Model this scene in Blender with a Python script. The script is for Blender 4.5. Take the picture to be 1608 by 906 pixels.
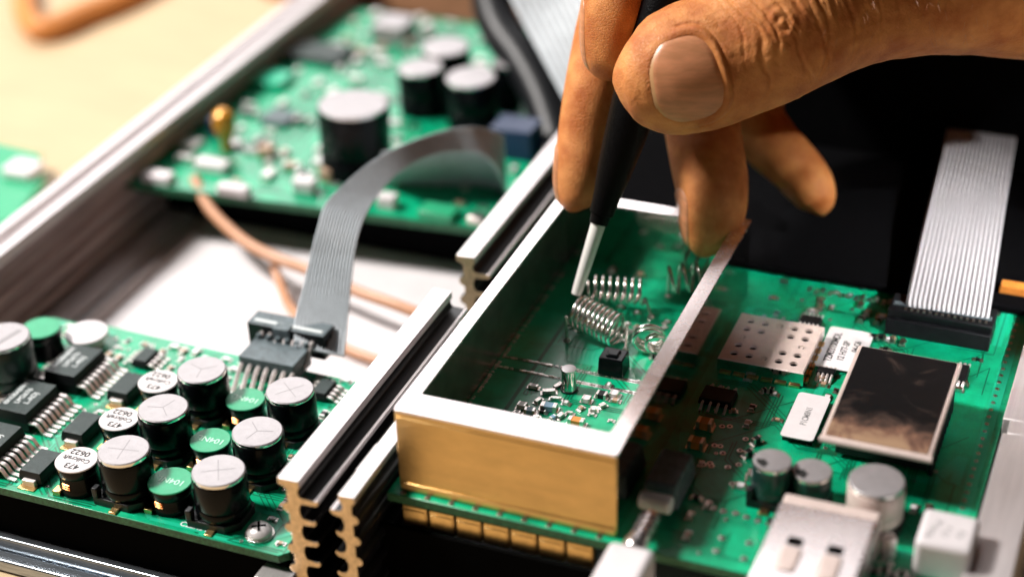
import bpy, bmesh, math, random
import numpy as np
from mathutils import Vector, Matrix, noise

for o in list(bpy.data.objects): bpy.data.objects.remove(o)
random.seed(7)
scene = bpy.context.scene
C = scene.collection
scene.unit_settings.system = 'METRIC'
scene.unit_settings.scale_length = 0.01          # one unit is one centimetre

# ------------------------------------------------------------------ camera
F = 2797.0; CX, CY = 804.0, 453.0
RR = np.array([(0.9306, 0.1673, -0.3336 - 0.0), (0.3708, -0.4911, 0.7881), (-0.0319, -0.8549, -0.5180)])
_A = np.array([1316, -1743, F]); _B = np.array([-7804, -1403, F])
_Y = _A / np.linalg.norm(_A); _X = -_B / np.linalg.norm(_B); _X = _X - _X.dot(_Y) * _Y; _X /= np.linalg.norm(_X)
_Z = -np.cross(_X, _Y)
if _Z[1] > 0: _Z = -_Z
RR = np.stack([_X, _Y, _Z])

def ray(px, py): return RR @ (np.array([px - CX, py - CY, F]) / F)
CAM = -ray(628, 768) * 29.0
def at(px, py, z=0.0):
    r = ray(px, py); t = (z - CAM[2]) / r[2]; return Vector(CAM + r * t)
def at_y(px, py, y):
    r = ray(px, py); t = (y - CAM[1]) / r[1]; return Vector(CAM + r * t)
def at_d(px, py, d): return Vector(CAM + ray(px, py) * d)

cam_data = bpy.data.cameras.new('camera'); cam = bpy.data.objects.new('camera', cam_data); C.objects.link(cam)
right, down, fwd = RR[:, 0], RR[:, 1], RR[:, 2]
m = Matrix.Identity(4)
for i in range(3):
    m[i][0] = right[i]; m[i][1] = -down[i]; m[i][2] = -fwd[i]; m[i][3] = CAM[i]
cam.matrix_world = m
cam_data.sensor_width = 36; cam_data.lens = F / 1608 * 36
cam_data.clip_start = 0.5; cam_data.clip_end = 2000
cam_data.dof.use_dof = True; cam_data.dof.focus_distance = 30.8; cam_data.dof.aperture_fstop = 0.078
cam_data.dof.aperture_blades = 0
scene.camera = cam

# ------------------------------------------------------------------ light
world = bpy.data.worlds.new('World'); scene.world = world; world.use_nodes = True
world.node_tree.nodes['Background'].inputs[0].default_value = (0.75, 0.85, 1.0, 1)
world.node_tree.nodes['Background'].inputs[1].default_value = 0.004
def area(name, loc, target, sx, sy, power, col):
    l = bpy.data.lights.new(name, 'AREA'); l.shape = 'RECTANGLE'; l.size = sx; l.size_y = sy
    l.energy = power; l.color = col
    o = bpy.data.objects.new(name, l); C.objects.link(o); o.location = loc
    o.rotation_euler = (Vector(target) - Vector(loc)).to_track_quat('-Z', 'Y').to_euler()
    return o
area('window_light', (-34, 62, 46), (-2, 5, 0), 62, 46, 26000, (1.0, 0.965, 0.96))
area('ceiling_lamp', (-54, -5, 64), (3, 4, 0), 14, 14, 92000, (1.0, 0.95, 0.91))
sl = area('ribbon_fill', (57, -12, 44), (9.4, 8.6, 1), 2.5, 2.5, 210, (1.0, 0.97, 0.96)); sl.data.spread = math.radians(8)  # added narrow fill aimed at the right ribbon, no known lamp there
scene.view_settings.view_transform = 'Standard'
scene.view_settings.look = 'None'
scene.view_settings.exposure = 0.42
scene.view_settings.gamma = 1.0
scene.cycles.max_bounces = 6; scene.cycles.diffuse_bounces = 2

# ------------------------------------------------------------------ materials
def nmat(name, col, rough=0.5, metal=0.0, var=0.0, vscale=6.0, col2=None, bump=0.0, bscale=30.0, spec=0.5,
         rvar=0.0, coat=0.0, sss=0.0, stretch=None):
    mt = bpy.data.materials.new(name); mt.use_nodes = True
    nt = mt.node_tree; b = nt.nodes['Principled BSDF']
    b.inputs['Base Color'].default_value = (*col, 1); b.inputs['Roughness'].default_value = rough
    b.inputs['Metallic'].default_value = metal; b.inputs['Specular IOR Level'].default_value = spec
    if coat: b.inputs['Coat Weight'].default_value = coat; b.inputs['Coat Roughness'].default_value = 0.12
    if sss:
        b.inputs['Subsurface Weight'].default_value = sss
        b.inputs['Subsurface Radius'].default_value = (1.0, 0.35, 0.2); b.inputs['Subsurface Scale'].default_value = 0.12
    tc = nt.nodes.new('ShaderNodeTexCoord'); mp = nt.nodes.new('ShaderNodeMapping')
    nt.links.new(tc.outputs['Object'], mp.inputs[0])
    if stretch: mp.inputs['Scale'].default_value = stretch
    if var > 0 or col2:
        n = nt.nodes.new('ShaderNodeTexNoise'); n.inputs['Scale'].default_value = vscale; n.inputs['Detail'].default_value = 6
        n.inputs['Roughness'].default_value = 0.65
        nt.links.new(mp.outputs[0], n.inputs['Vector'])
        r = nt.nodes.new('ShaderNodeValToRGB')
        c2 = col2 or tuple(max(0, c * (1 - var)) for c in col)
        r.color_ramp.elements[0].position = 0.35; r.color_ramp.elements[1].position = 0.65
        r.color_ramp.elements[0].color = (*c2, 1)
        r.color_ramp.elements[1].color = (*[min(1, c * (1 + var * 0.5)) for c in col], 1)
        nt.links.new(n.outputs['Fac'], r.inputs[0]); nt.links.new(r.outputs[0], b.inputs['Base Color'])
        if rvar:
            mr = nt.nodes.new('ShaderNodeMapRange'); mr.inputs[3].default_value = max(0.02, rough - rvar); mr.inputs[4].default_value = rough + rvar
            nt.links.new(n.outputs['Fac'], mr.inputs[0]); nt.links.new(mr.outputs[0], b.inputs['Roughness'])
    if bump > 0:
        n2 = nt.nodes.new('ShaderNodeTexNoise'); n2.inputs['Scale'].default_value = bscale; n2.inputs['Detail'].default_value = 4
        nt.links.new(mp.outputs[0], n2.inputs['Vector'])
        bp = nt.nodes.new('ShaderNodeBump'); bp.inputs['Strength'].default_value = bump; bp.inputs['Distance'].default_value = 0.02
        nt.links.new(n2.outputs['Fac'], bp.inputs['Height']); nt.links.new(bp.outputs[0], b.inputs['Normal'])
    return mt

M = {}
M['pcb'] = nmat('solder_mask_green', (0.001, 0.40, 0.19), 0.30, 0, 0.35, 1.6, bump=0.15, bscale=40, rvar=0.08, coat=0.25)
M['pcb_far'] = M['pcb']
M['pcb_edge'] = nmat('laminate_edge', (0.03, 0.16, 0.075), 0.6, 0, 0.5, 14)
M['trace'] = nmat('masked_copper_trace', (0.003, 0.13, 0.06), 0.28, 0, coat=0.2)
M['trace_light'] = nmat('masked_ground_plane', (0.01, 0.47, 0.26), 0.3, 0, coat=0.2)
M['solder'] = nmat('solder_tin', (0.82, 0.77, 0.74), 0.28, 1.0, 0.2, 12, bump=0.4, bscale=35)
M['pin'] = nmat('tinned_pin', (0.90, 0.82, 0.79), 0.34, 0.55, 0.15, 20)
M['tin'] = nmat('brushed_tin_plate', (0.86, 0.79, 0.79), 0.27, 0.95, 0.06, 3, bump=0.03, bscale=18, rvar=0.06)
M['shield'] = nmat('stamped_shield_can', (0.88, 0.72, 0.66), 0.45, 0.25, 0.07, 9, bump=0.5, bscale=45, rvar=0.1)
M['reflect_tint'] = nmat('reflect_tint_plate', (0.70, 0.47, 0.20), 0.32, 0.95, 0.13, 1.1, bump=0.22, bscale=7, rvar=0.06, stretch=(1, 1, 3))  # plain plate, golden tint paints the table's reflection into the colour
M['mirror'] = nmat('polished_plate', (0.80, 0.74, 0.70), 0.10, 1.0, 0.12, 2.5, bump=0.06, bscale=10, rvar=0.04)
M['shaded_plate'] = nmat('shade_darkened_plate', (0.22, 0.23, 0.20), 0.24, 0.9, 0.3, 2)  # same plate darkened, shade on the left wall put into the colour
M['screw'] = nmat('nickel_screw', (0.85, 0.80, 0.79), 0.35, 0.3)
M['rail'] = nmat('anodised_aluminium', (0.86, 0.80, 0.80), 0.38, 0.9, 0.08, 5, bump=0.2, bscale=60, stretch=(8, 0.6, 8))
M['rail_shade'] = nmat('fin_gap_shade', (0.012, 0.012, 0.014), 0.35, 0.3, 0.2, 5)  # rail aluminium blackened, shade between the fins put into the colour
M['rail_cut'] = nmat('sawn_aluminium_reflect', (0.74, 0.56, 0.36), 0.42, 0.9, 0.25, 9, bump=0.4, bscale=30)  # golden tint paints the wood's reflection on the sawn ends
M['chassis'] = nmat('case_aluminium', (0.72, 0.67, 0.67), 0.38, 0.5, 0.1, 2, bump=0.15, bscale=20, stretch=(4, 0.3, 4))
M['chassis_rib'] = nmat('ribbed_case_lining', (0.66, 0.56, 0.53), 0.42, 0.45, 0.3, 2, stretch=(4, 0.3, 4))
M['floor'] = nmat('case_bottom_sheet', (0.85, 0.81, 0.82), 0.55, 0.1, 0.06, 0.6)
M['steel'] = nmat('blued_steel_strip', (0.42, 0.46, 0.50), 0.25, 0.95, 0.3, 4, stretch=(0.4, 6, 6))
M['black'] = nmat('black_plastic', (0.010, 0.011, 0.013), 0.38, 0, 0.3, 8, bump=0.2, bscale=50, spec=0.35)
M['black_gloss'] = nmat('black_sleeve', (0.003, 0.004, 0.005), 0.24, 0, 0.2, 6, spec=0.14)
M['handle'] = nmat('tool_handle_black', (0.002, 0.002, 0.0024), 0.4, 0, 0.2, 6, bump=0.5, bscale=24, spec=0.10)
M['chip'] = nmat('epoxy_chip_top', (0.035, 0.055, 0.052), 0.33, 0, 0.3, 12, bump=0.5, bscale=80, spec=0.6)
M['chip_dark'] = nmat('epoxy_chip_side', (0.008, 0.009, 0.010), 0.45, 0, spec=0.3)
M['grey_plastic'] = nmat('grey_connector_plastic', (0.13, 0.17, 0.185), 0.42, 0, 0.35, 7, bump=0.4, bscale=50)
M['can_top'] = nmat('aluminium_can_top', (0.47, 0.445, 0.455), 0.46, 0.5, 0.08, 5, bump=0.35, bscale=22, rvar=0.06)
M['groove'] = nmat('vent_score', (0.33, 0.315, 0.32), 0.5, 0.6)
M['can_rim'] = nmat('aluminium_can_rim', (0.82, 0.80, 0.76), 0.14, 1.0)
M['green_cap'] = nmat('green_ferrite_lid', (0.03, 0.42, 0.20), 0.38, 0, 0.10, 7, bump=0.3, bscale=60, coat=0.15)
M['green_side'] = nmat('dark_green_can', (0.012, 0.045, 0.038), 0.3, 0, 0.4, 5)
M['white_lid'] = nmat('white_printed_lid', (0.82, 0.77, 0.77), 0.45, 0, 0.05, 9, bump=0.25, bscale=60)
M['white'] = nmat('white_plastic', (0.82, 0.77, 0.78), 0.35, 0, 0.04, 4)
M['paper'] = nmat('white_label_paper', (0.86, 0.81, 0.82), 0.5, 0, 0.04, 6, bump=0.1, bscale=30)
M['ink'] = nmat('black_ink', (0.02, 0.02, 0.02), 0.6)
M['ink_grey'] = nmat('grey_ink', (0.35, 0.34, 0.34), 0.6)
M['ink_white'] = nmat('white_ink', (0.75, 0.80, 0.80), 0.6)
M['ink_pale'] = nmat('pale_green_ink', (0.50, 0.85, 0.65), 0.5)
M['ceramic'] = nmat('white_ceramic', (0.87, 0.84, 0.80), 0.30, 0, 0.06, 3, coat=0.2)
M['tan'] = nmat('tan_capacitor_body', (0.50, 0.33, 0.22), 0.4, 0, 0.25, 12)
M['tantalum'] = nmat('orange_tantalum_body', (0.80, 0.28, 0.05), 0.42, 0, 0.2, 8)
M['amber'] = nmat('amber_component', (0.75, 0.33, 0.03), 0.3, 0.2, 0.3, 6)
M['blue'] = nmat('blue_plastic', (0.008, 0.028, 0.09), 0.4, 0, 0.2, 5)
M['blue_light'] = nmat('pale_blue_resistor', (0.22, 0.42, 0.58), 0.4, 0, 0.2, 9)
M['copper'] = nmat('copper_wire', (0.75, 0.28, 0.10), 0.3, 0.9)
M['cable_tan'] = nmat('tan_coaxial_jacket', (0.62, 0.31, 0.17), 0.38, 0, 0.12, 5)
M['cable_orange'] = nmat('orange_cable_jacket', (0.70, 0.27, 0.07), 0.5, 0, 0.12, 3)
M['ribbon'] = nmat('grey_ribbon_jacket', (0.56, 0.62, 0.66), 0.36, 0, 0.10, 4, spec=0.6)
M['ribbon_light'] = nmat('pale_ribbon_jacket', (0.60, 0.59, 0.61), 0.34, 0, 0.05, 4, spec=0.6)
M['coil'] = nmat('silvered_coil_wire', (0.90, 0.84, 0.80), 0.22, 1.0)
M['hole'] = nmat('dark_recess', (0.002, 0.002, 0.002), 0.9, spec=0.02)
M['wood'] = nmat('pale_wood_table', (0.62, 0.455, 0.27), 0.5, 0, 0.09, 0.35, bump=0.1, bscale=4, stretch=(1, 5, 1))
M['cloth'] = nmat('black_sleeve_cloth', (0.006, 0.006, 0.008), 0.95, 0, 0.3, 4, bump=0.8, bscale=20, spec=0.1)
M['matte_black'] = nmat('shade_black', (0.003, 0.003, 0.0035), 0.95, 0, 0.2, 5, spec=0.03)  # black for the added pieces that stand in for shade
M['gold'] = nmat('gold_contact', (0.85, 0.58, 0.25), 0.3, 1.0, 0.15, 8)
M['peach'] = nmat('brown_leather', (0.50, 0.25, 0.13), 0.5, 0, 0.2, 1)

# module cover: dark smudged film, a reflection painted as tan towards the front
def module_mat():
    mt = bpy.data.materials.new('smudged_film_with_reflection'); mt.use_nodes = True; nt = mt.node_tree; b = nt.nodes['Principled BSDF']
    tc = nt.nodes.new('ShaderNodeTexCoord')
    n = nt.nodes.new('ShaderNodeTexNoise'); n.inputs['Scale'].default_value = 1.5; n.inputs['Detail'].default_value = 9; n.inputs['Roughness'].default_value = 0.68
    n.inputs['Distortion'].default_value = 0.6
    nt.links.new(tc.outputs['Object'], n.inputs['Vector'])
    sp = nt.nodes.new('ShaderNodeSeparateXYZ'); nt.links.new(tc.outputs['Object'], sp.inputs[0])
    mr = nt.nodes.new('ShaderNodeMapRange'); mr.inputs[1].default_value = -1.5; mr.inputs[2].default_value = -0.1; mr.inputs[3].default_value = 0.50; mr.inputs[4].default_value = 0.0
    nt.links.new(sp.outputs['Y'], mr.inputs[0])
    ad = nt.nodes.new('ShaderNodeMath'); ad.operation = 'ADD'; nt.links.new(n.outputs['Fac'], ad.inputs[0]); nt.links.new(mr.outputs[0], ad.inputs[1])
    r = nt.nodes.new('ShaderNodeValToRGB'); e = r.color_ramp.elements
    e[0].position = 0.57; e[0].color = (0.008, 0.009, 0.010, 1); e[1].position = 0.98; e[1].color = (0.42, 0.27, 0.17, 1)
    x = e.new(0.72); x.color = (0.06, 0.042, 0.036, 1)
    x = e.new(0.84); x.color = (0.22, 0.12, 0.085, 1)
    nt.links.new(ad.outputs[0], r.inputs[0]); nt.links.new(r.outputs[0], b.inputs['Base Color'])
    b.inputs['Roughness'].default_value = 0.36; b.inputs['Specular IOR Level'].default_value = 0.25
    bp = nt.nodes.new('ShaderNodeBump'); bp.inputs['Strength'].default_value = 0.25; bp.inputs['Distance'].default_value = 0.02
    nt.links.new(n.outputs['Fac'], bp.inputs['Height']); nt.links.new(bp.outputs[0], b.inputs['Normal'])
    return mt
M['module'] = module_mat()

# skin: pores, fine cross-hatched lines, mottling
def skin_mat():
    mt = bpy.data.materials.new('skin'); mt.use_nodes = True; nt = mt.node_tree; b = nt.nodes['Principled BSDF']
    tc = nt.nodes.new('ShaderNodeTexCoord')
    def tex(kind, sc, det=4):
        n = nt.nodes.new(kind); n.inputs['Scale'].default_value = sc
        if kind == 'ShaderNodeTexNoise': n.inputs['Detail'].default_value = det
        nt.links.new(tc.outputs['Object'], n.inputs['Vector']); return n
    n1 = tex('ShaderNodeTexNoise', 2.4, 8); n3 = tex('ShaderNodeTexNoise', 26, 3)
    v = nt.nodes.new('ShaderNodeTexVoronoi'); v.feature = 'DISTANCE_TO_EDGE'; v.inputs['Scale'].default_value = 17
    mp = nt.nodes.new('ShaderNodeMapping'); mp.inputs['Rotation'].default_value = (0.4, 0.9, 0.3); mp.inputs['Scale'].default_value = (1.0, 0.6, 1.5)
    wn = nt.nodes.new('ShaderNodeMixRGB'); wn.inputs[0].default_value = 0.08
    nt.links.new(tc.outputs['Object'], wn.inputs[1]); nt.links.new(n3.outputs['Color'], wn.inputs[2])
    nt.links.new(wn.outputs[0], mp.inputs[0]); nt.links.new(mp.outputs[0], v.inputs['Vector'])
    r = nt.nodes.new('ShaderNodeValToRGB'); e = r.color_ramp.elements
    e[0].position = 0.3; e[0].color = (0.50, 0.145, 0.033, 1); e[1].position = 0.7; e[1].color = (0.78, 0.325, 0.10, 1)
    nt.links.new(n1.outputs['Fac'], r.inputs[0]); nt.links.new(r.outputs[0], b.inputs['Base Color'])
    b.inputs['Roughness'].default_value = 0.50; b.inputs['Specular IOR Level'].default_value = 0.35
    b.inputs['Subsurface Weight'].default_value = 0.12; b.inputs['Subsurface Scale'].default_value = 0.1
    b.inputs['Subsurface Radius'].default_value = (1, 0.3, 0.12)
    cl = nt.nodes.new('ShaderNodeClamp'); cl.inputs['Max'].default_value = 0.16; nt.links.new(v.outputs['Distance'], cl.inputs[0])
    mu = nt.nodes.new('ShaderNodeMath'); mu.operation = 'MULTIPLY'; mu.inputs[1].default_value = 2.2; nt.links.new(cl.outputs[0], mu.inputs[0])
    ad = nt.nodes.new('ShaderNodeMath'); ad.operation = 'ADD'; nt.links.new(mu.outputs[0], ad.inputs[0]); nt.links.new(n3.outputs['Fac'], ad.inputs[1])
    bp = nt.nodes.new('ShaderNodeBump'); bp.inputs['Strength'].default_value = 0.6; bp.inputs['Distance'].default_value = 0.02
    nt.links.new(ad.outputs[0], bp.inputs['Height']); nt.links.new(bp.outputs[0], b.inputs['Normal'])
    return mt
M['skin'] = skin_mat()
M['nail'] = nmat('fingernail', (0.66, 0.28, 0.14), 0.36, 0, 0.12, 1.5, bump=0.2, bscale=9, coat=0.04, sss=0.15, stretch=(1, 1, 6), col2=(0.50, 0.22, 0.10))
M['nail_edge'] = nmat('nail_free_edge', (0.60, 0.33, 0.15), 0.4, 0)

# ------------------------------------------------------------------ mesh helpers
class MB:
    def __init__(s): s.v = []; s.f = []; s.m = []
    def add(s, verts, faces, mi=0):
        b = len(s.v); s.v += [tuple(v) for v in verts]; s.f += [tuple(b + i for i in f) for f in faces]; s.m += [mi] * len(faces); return s
    def box(s, x0, x1, y0, y1, z0, z1, mi=0, top=None, R=None, c=None, tops=(0, 0, 0, 0)):
        """tops: inset of the top face (x0,x1,y0,y1)"""
        a, b_, c_, d = tops
        vs = [(x0, y0, z0), (x1, y0, z0), (x1, y1, z0), (x0, y1, z0), (x0 + a, y0 + c_, z1), (x1 - b_, y0 + c_, z1), (x1 - b_, y1 - d, z1), (x0 + a, y1 - d, z1)]
        if R is not None: vs = [tuple(R @ Vector(v) + Vector(c or (0, 0, 0))) for v in vs]
        b0 = len(s.v); s.v += vs
        fs = [(0, 3, 2, 1), (4, 5, 6, 7), (0, 1, 5, 4), (1, 2, 6, 5), (2, 3, 7, 6), (3, 0, 4, 7)]
        s.f += [tuple(b0 + i for i in f) for f in fs]; s.m += [mi] * 6
        if top is not None: s.m[-5] = top
        return s
    def lathe(s, cx, cy, prof, n=40, mis=None, mi=0, cap=True):
        """prof: (r, z) bottom to top"""
        b0 = len(s.v)
        for r, z in prof:
            for k in range(n):
                a = 2 * math.pi * k / n; s.v.append((cx + r * math.cos(a), cy + r * math.sin(a), z))
        for j in range(len(prof) - 1):
            mm = mis[j] if mis else mi
            for k in range(n):
                k2 = (k + 1) % n
                s.f.append((b0 + j * n + k, b0 + j * n + k2, b0 + (j + 1) * n + k2, b0 + (j + 1) * n + k)); s.m.append(mm)
        if cap:
            s.f.append(tuple(b0 + (len(prof) - 1) * n + k for k in range(n))); s.m.append(mis[-1] if mis else mi)
            s.f.append(tuple(b0 + k for k in reversed(range(n)))); s.m.append(mis[0] if mis else mi)
        return s
    def tube(s, pts, r, n=10, mi=0, radii=None):
        pts = [Vector(p) for p in pts]; b0 = len(s.v); N = len(pts)
        t = (pts[1] - pts[0]).normalized(); up = Vector((0, 0, 1)) if abs(t.z) < 0.9 else Vector((1, 0, 0))
        nrm = (up - t * up.dot(t)).normalized()
        for i, p in enumerate(pts):
            t = (pts[min(i + 1, N - 1)] - pts[max(i - 1, 0)]).normalized()
            nrm = (nrm - t * nrm.dot(t)).normalized(); bi = t.cross(nrm); rr = radii[i] if radii else r
            for k in range(n):
                a = 2 * math.pi * k / n; s.v.append(tuple(p + nrm * rr * math.cos(a) + bi * rr * math.sin(a)))
        for i in range(N - 1):
            for k in range(n):
                k2 = (k + 1) % n; s.f.append((b0 + i * n + k, b0 + i * n + k2, b0 + (i + 1) * n + k2, b0 + (i + 1) * n + k)); s.m.append(mi)
        s.f.append(tuple(b0 + k for k in reversed(range(n)))); s.m.append(mi)
        s.f.append(tuple(b0 + (N - 1) * n + k for k in range(n))); s.m.append(mi)
        return s
    def prism_y(s, poly, y0, y1, mi=0, capmi=0):
        """poly of (x,z), extruded along y"""
        b0 = len(s.v); n = len(poly)
        s.v += [(x, y0, z) for x, z in poly] + [(x, y1, z) for x, z in poly]
        for i in range(n):
            j = (i + 1) % n; s.f.append((b0 + i, b0 + j, b0 + n + j, b0 + n + i)); s.m.append(mi)
        s.f.append(tuple(b0 + i for i in reversed(range(n)))); s.m.append(capmi)
        s.f.append(tuple(b0 + n + i for i in range(n))); s.m.append(capmi)
        return s
    def prism_z(s, poly, z0, z1, mi=0, topmi=None):
        b0 = len(s.v); n = len(poly)
        s.v += [(x, y, z0) for x, y in poly] + [(x, y, z1) for x, y in poly]
        for i in range(n):
            j = (i + 1) % n; s.f.append((b0 + i, b0 + j, b0 + n + j, b0 + n + i)); s.m.append(mi)
        s.f.append(tuple(b0 + i for i in reversed(range(n)))); s.m.append(mi)
        s.f.append(tuple(b0 + n + i for i in range(n))); s.m.append(mi if topmi is None else topmi)
        return s
    def mesh(s, name, mats, angle=35):
        me = bpy.data.meshes.new(name); me.from_pydata(s.v, [], s.f)
        for k in mats: me.materials.append(M[k] if isinstance(k, str) else k)
        me.polygons.foreach_set('material_index', s.m)
        bm = bmesh.new(); bm.from_mesh(me); bmesh.ops.recalc_face_normals(bm, faces=bm.faces); bm.to_mesh(me); bm.free()
        me.shade_smooth(); me.set_sharp_from_angle(angle=math.radians(angle)); me.update(); return me
    def build(s, name, mats, parent=None, bevel=0.0, seg=2, angle=35, loc=None, kind=None, label=None):
        if isinstance(mats, str): mats = [mats]
        return link(name, s.mesh(name, mats, angle), parent, bevel, seg, loc, kind, label)

def link(name, me, parent=None, bevel=0.0, seg=2, loc=None, kind=None, label=None, rz=0.0):
    o = bpy.data.objects.new(name, me); C.objects.link(o)
    if parent is not None: o.parent = parent
    if loc is not None: o.location = loc
    if rz: o.rotation_euler = (0, 0, rz)
    if bevel > 0:
        b = o.modifiers.new('bevel', 'BEVEL'); b.width = bevel; b.segments = seg; b.limit_method = 'ANGLE'; b.angle_limit = math.radians(40)
    if kind: o['kind'] = kind
    if label: o['label'] = label
    return o
def thing(name, label, cat, loc=(0, 0, 0), group=None):
    o = bpy.data.objects.new(name, None); C.objects.link(o); o.location = loc; o.empty_display_size = 0.5
    o['label'] = label; o['category'] = cat
    if group: o['group'] = group
    return o
def sub(name, parent, loc):
    o = bpy.data.objects.new(name, None); C.objects.link(o); o.parent = parent; o.location = loc; return o
def text(body, size, loc, parent, mat, rot=(0, 0, 0), name='print', bold=0.0, shear=0.0, sx=1.0, space=1.0):
    cu = bpy.data.curves.new(name, 'FONT'); cu.body = body; cu.size = size; cu.align_x = 'CENTER'; cu.align_y = 'CENTER'
    cu.extrude = 0.0015; cu.offset = bold; cu.shear = shear; cu.resolution_u = 3; cu.space_character = space
    tmp = bpy.data.objects.new('tmp', cu)
    me = bpy.data.meshes.new_from_object(tmp); bpy.data.objects.remove(tmp)
    me.materials.clear(); me.materials.append(M[mat])
    o = link(name, me, parent, loc=loc); o.rotation_euler = rot; o.scale = (sx, 1, 1); return o
def rrect(x0, x1, y0, y1, r, n=5):
    p = []
    for cx, cy, a0 in ((x1 - r, y1 - r, 0), (x0 + r, y1 - r, 90), (x0 + r, y0 + r, 180), (x1 - r, y0 + r, 270)):
        for k in range(n + 1):
            a = math.radians(a0 + 90 * k / n); p.append((cx + r * math.cos(a), cy + r * math.sin(a)))
    return p
def spline(pts, n):
    """Catmull-Rom through rows of numbers"""
    P = np.array(pts, float); P = np.vstack([2 * P[0] - P[1], P, 2 * P[-1] - P[-2]]); out = []
    S = len(P) - 3
    for k in range(n):
        t = k / (n - 1) * S; i = min(int(t), S - 1); t -= i
        p0, p1, p2, p3 = P[i:i + 4]
        out.append(0.5 * (2 * p1 + (p2 - p0) * t + (2 * p0 - 5 * p1 + 4 * p2 - p3) * t * t + (3 * p1 - p0 - 3 * p2 + p3) * t ** 3))
    return np.array(out)

# ------------------------------------------------------------------ table
g = MB(); g.box(-260, 260, -160, 300, -6.6, -2.62)
tb = g.build('table_surface', 'wood', bevel=0.3); tb['kind'] = 'structure'; 

# ------------------------------------------------------------------ instrument case
case = thing('instrument_case', 'open aluminium instrument case with ribbed left wall holding the circuit boards', 'case', (0, 0, -2.6))
ZC = 2.6
g = MB(); g.box(-11.6, 9.6, -1.05, 42, 0.02, 0.42); g.build('bottom_panel', 'floor', case, 0.02)
# left wall: stepped section with an outer lip
g = MB(); g.prism_y([(-11.75, 0.0), (-11.75, ZC - 0.12), (-11.68, ZC), (-11.45, ZC), (-11.40, ZC - 0.16), (-11.22, ZC - 0.16), (-11.18, ZC - 0.02), (-10.92, ZC - 0.02), (-10.86, ZC - 0.22), (-11.2, ZC - 0.3), (-11.2, 0.43), (-11.61, 0.43), (-11.61, 0.0)], -1.05, 42)
g.build('side_wall', 'chassis', case, 0.015)
for k in range(4):
    z = 0.62 + k * 0.42
    g = MB(); g.prism_y([(-11.195, z), (-11.195, z + 0.22), (-10.98, z + 0.20), (-10.90, z + 0.11), (-10.98, z + 0.02)], -1.0, 41.5); g.build('rib', 'chassis_rib', case)
g = MB(); g.box(-11.19, -10.3, -1.0, 41, 0.43, 0.56); g.build('ledge', 'chassis', case, 0.02)
g = MB(); g.box(-10.05, -9.75, 2.2, 41, 0.43, 0.52); g.build('floor_strip', 'chassis_rib', case, 0.02)
# right wall with a notch
g = MB(); g.prism_y([(8.93, -0.4 + ZC), (8.93, 0.3 + ZC), (9.62, 0.34 + ZC), (9.62, 0.0), (9.3, 0.0), (9.3, -0.4 + ZC)], -1.9, 4.35)
g.prism_y([(9.0, -0.4 + ZC), (9.0, 0.3 + ZC), (9.62, 0.34 + ZC), (9.62, 0.0), (9.3, 0.0), (9.3, -0.4 + ZC)], 4.35, 4.75)
g.prism_y([(8.88, -0.4 + ZC), (8.88, 0.3 + ZC), (9.62, 0.34 + ZC), (9.62, 0.0), (9.3, 0.0), (9.3, -0.4 + ZC)], 4.75, 42)
g.build('side_wall', 'chassis', case, 0.02)
# front flange strips seen at the lower left
g = MB(); g.box(-11.6, 9.4, -1.22, -1.06, 0.0, 0.52); g.build('front_flange', 'steel', case, 0.03)
g = MB(); g.box(-11.6, 9.4, -1.50, -1.23, 0.0, 0.26); g.build('front_flange', 'steel', case, 0.04)
g = MB(); g.box(-11.15, -1.55, -.98, -.90, 0.43, 1.36); g.box(-1.1, 9.2, -.30, -.22, 0.43, 2.05); g.build('shade_skirt', 'hole', case)  # added black sheets that keep the openings under the boards dark
g = MB(); g.box(-11.6, 9.6, 41.0, 42, 0.43, 2.4); g.build('back_wall', 'black', case, 0.02)

# ------------------------------------------------------------------ extruded rails
def fin_profile(xs0, xs1, ztop, zbot, flange, fins, dirn, nub=True):
    """spine xs0..xs1, fins on the side dirn (+1 right, -1 left)"""
    xo = xs1 if dirn > 0 else xs0; xi = xs0 if dirn > 0 else xs1
    P = [(flange[0], ztop), (flange[1], ztop)]
    if dirn < 0: P = [(flange[1], ztop), (flange[0], ztop)]
    # go down the finned side
    P.append((P[-1][0], ztop - 0.12)); prev = ztop - 0.12
    first = True
    for zf, L in fins:
        gap = prev - zf - 0.05
        x_tip = xo + dirn * L
        for k in range(1, 6):
            a = math.pi * k / 6; P.append((xo + dirn * 0.09 * (1 - math.sin(a)) , prev - gap * (1 - math.cos(a)) / 2))
        P += [(x_tip - dirn * 0.06, zf + 0.05), (x_tip, zf + 0.075), (x_tip + dirn * 0.02, zf + 0.01), (x_tip - dirn * 0.03, zf - 0.05)]
        prev = zf - 0.05
    P += [(xo, prev - 0.1), (xo, zbot), (xi, zbot)]
    z = zbot + 0.2
    if nub:
        zs = []
        while z < ztop - 0.35:
            zs.append(z); z += 0.42
        for z in zs:
            for k in range(7):
                a = -math.pi / 2 + math.pi * k / 6; P.append((xi - dirn * 0.11 * math.cos(a), z + 0.10 * math.sin(a)))
            P.append((xi, z + 0.13))
    P += [(xi, ztop - 0.18), (P[0][0], ztop - 0.12)]
    return P
r1 = fin_profile(-1.40, -1.20, 0.72, -2.15, (-1.54, -1.16), [(0.34, 0.34), (-0.08, 0.27), (-0.50, 0.27), (-0.92, 0.27), (-1.34, 0.27), (-1.76, 0.27)], 1)
rail = thing('heat_sink_rail', 'long finned aluminium rail standing along the right edge of the left circuit board', 'heat sink', (-1.3, -1.2, -2.15))
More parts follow.
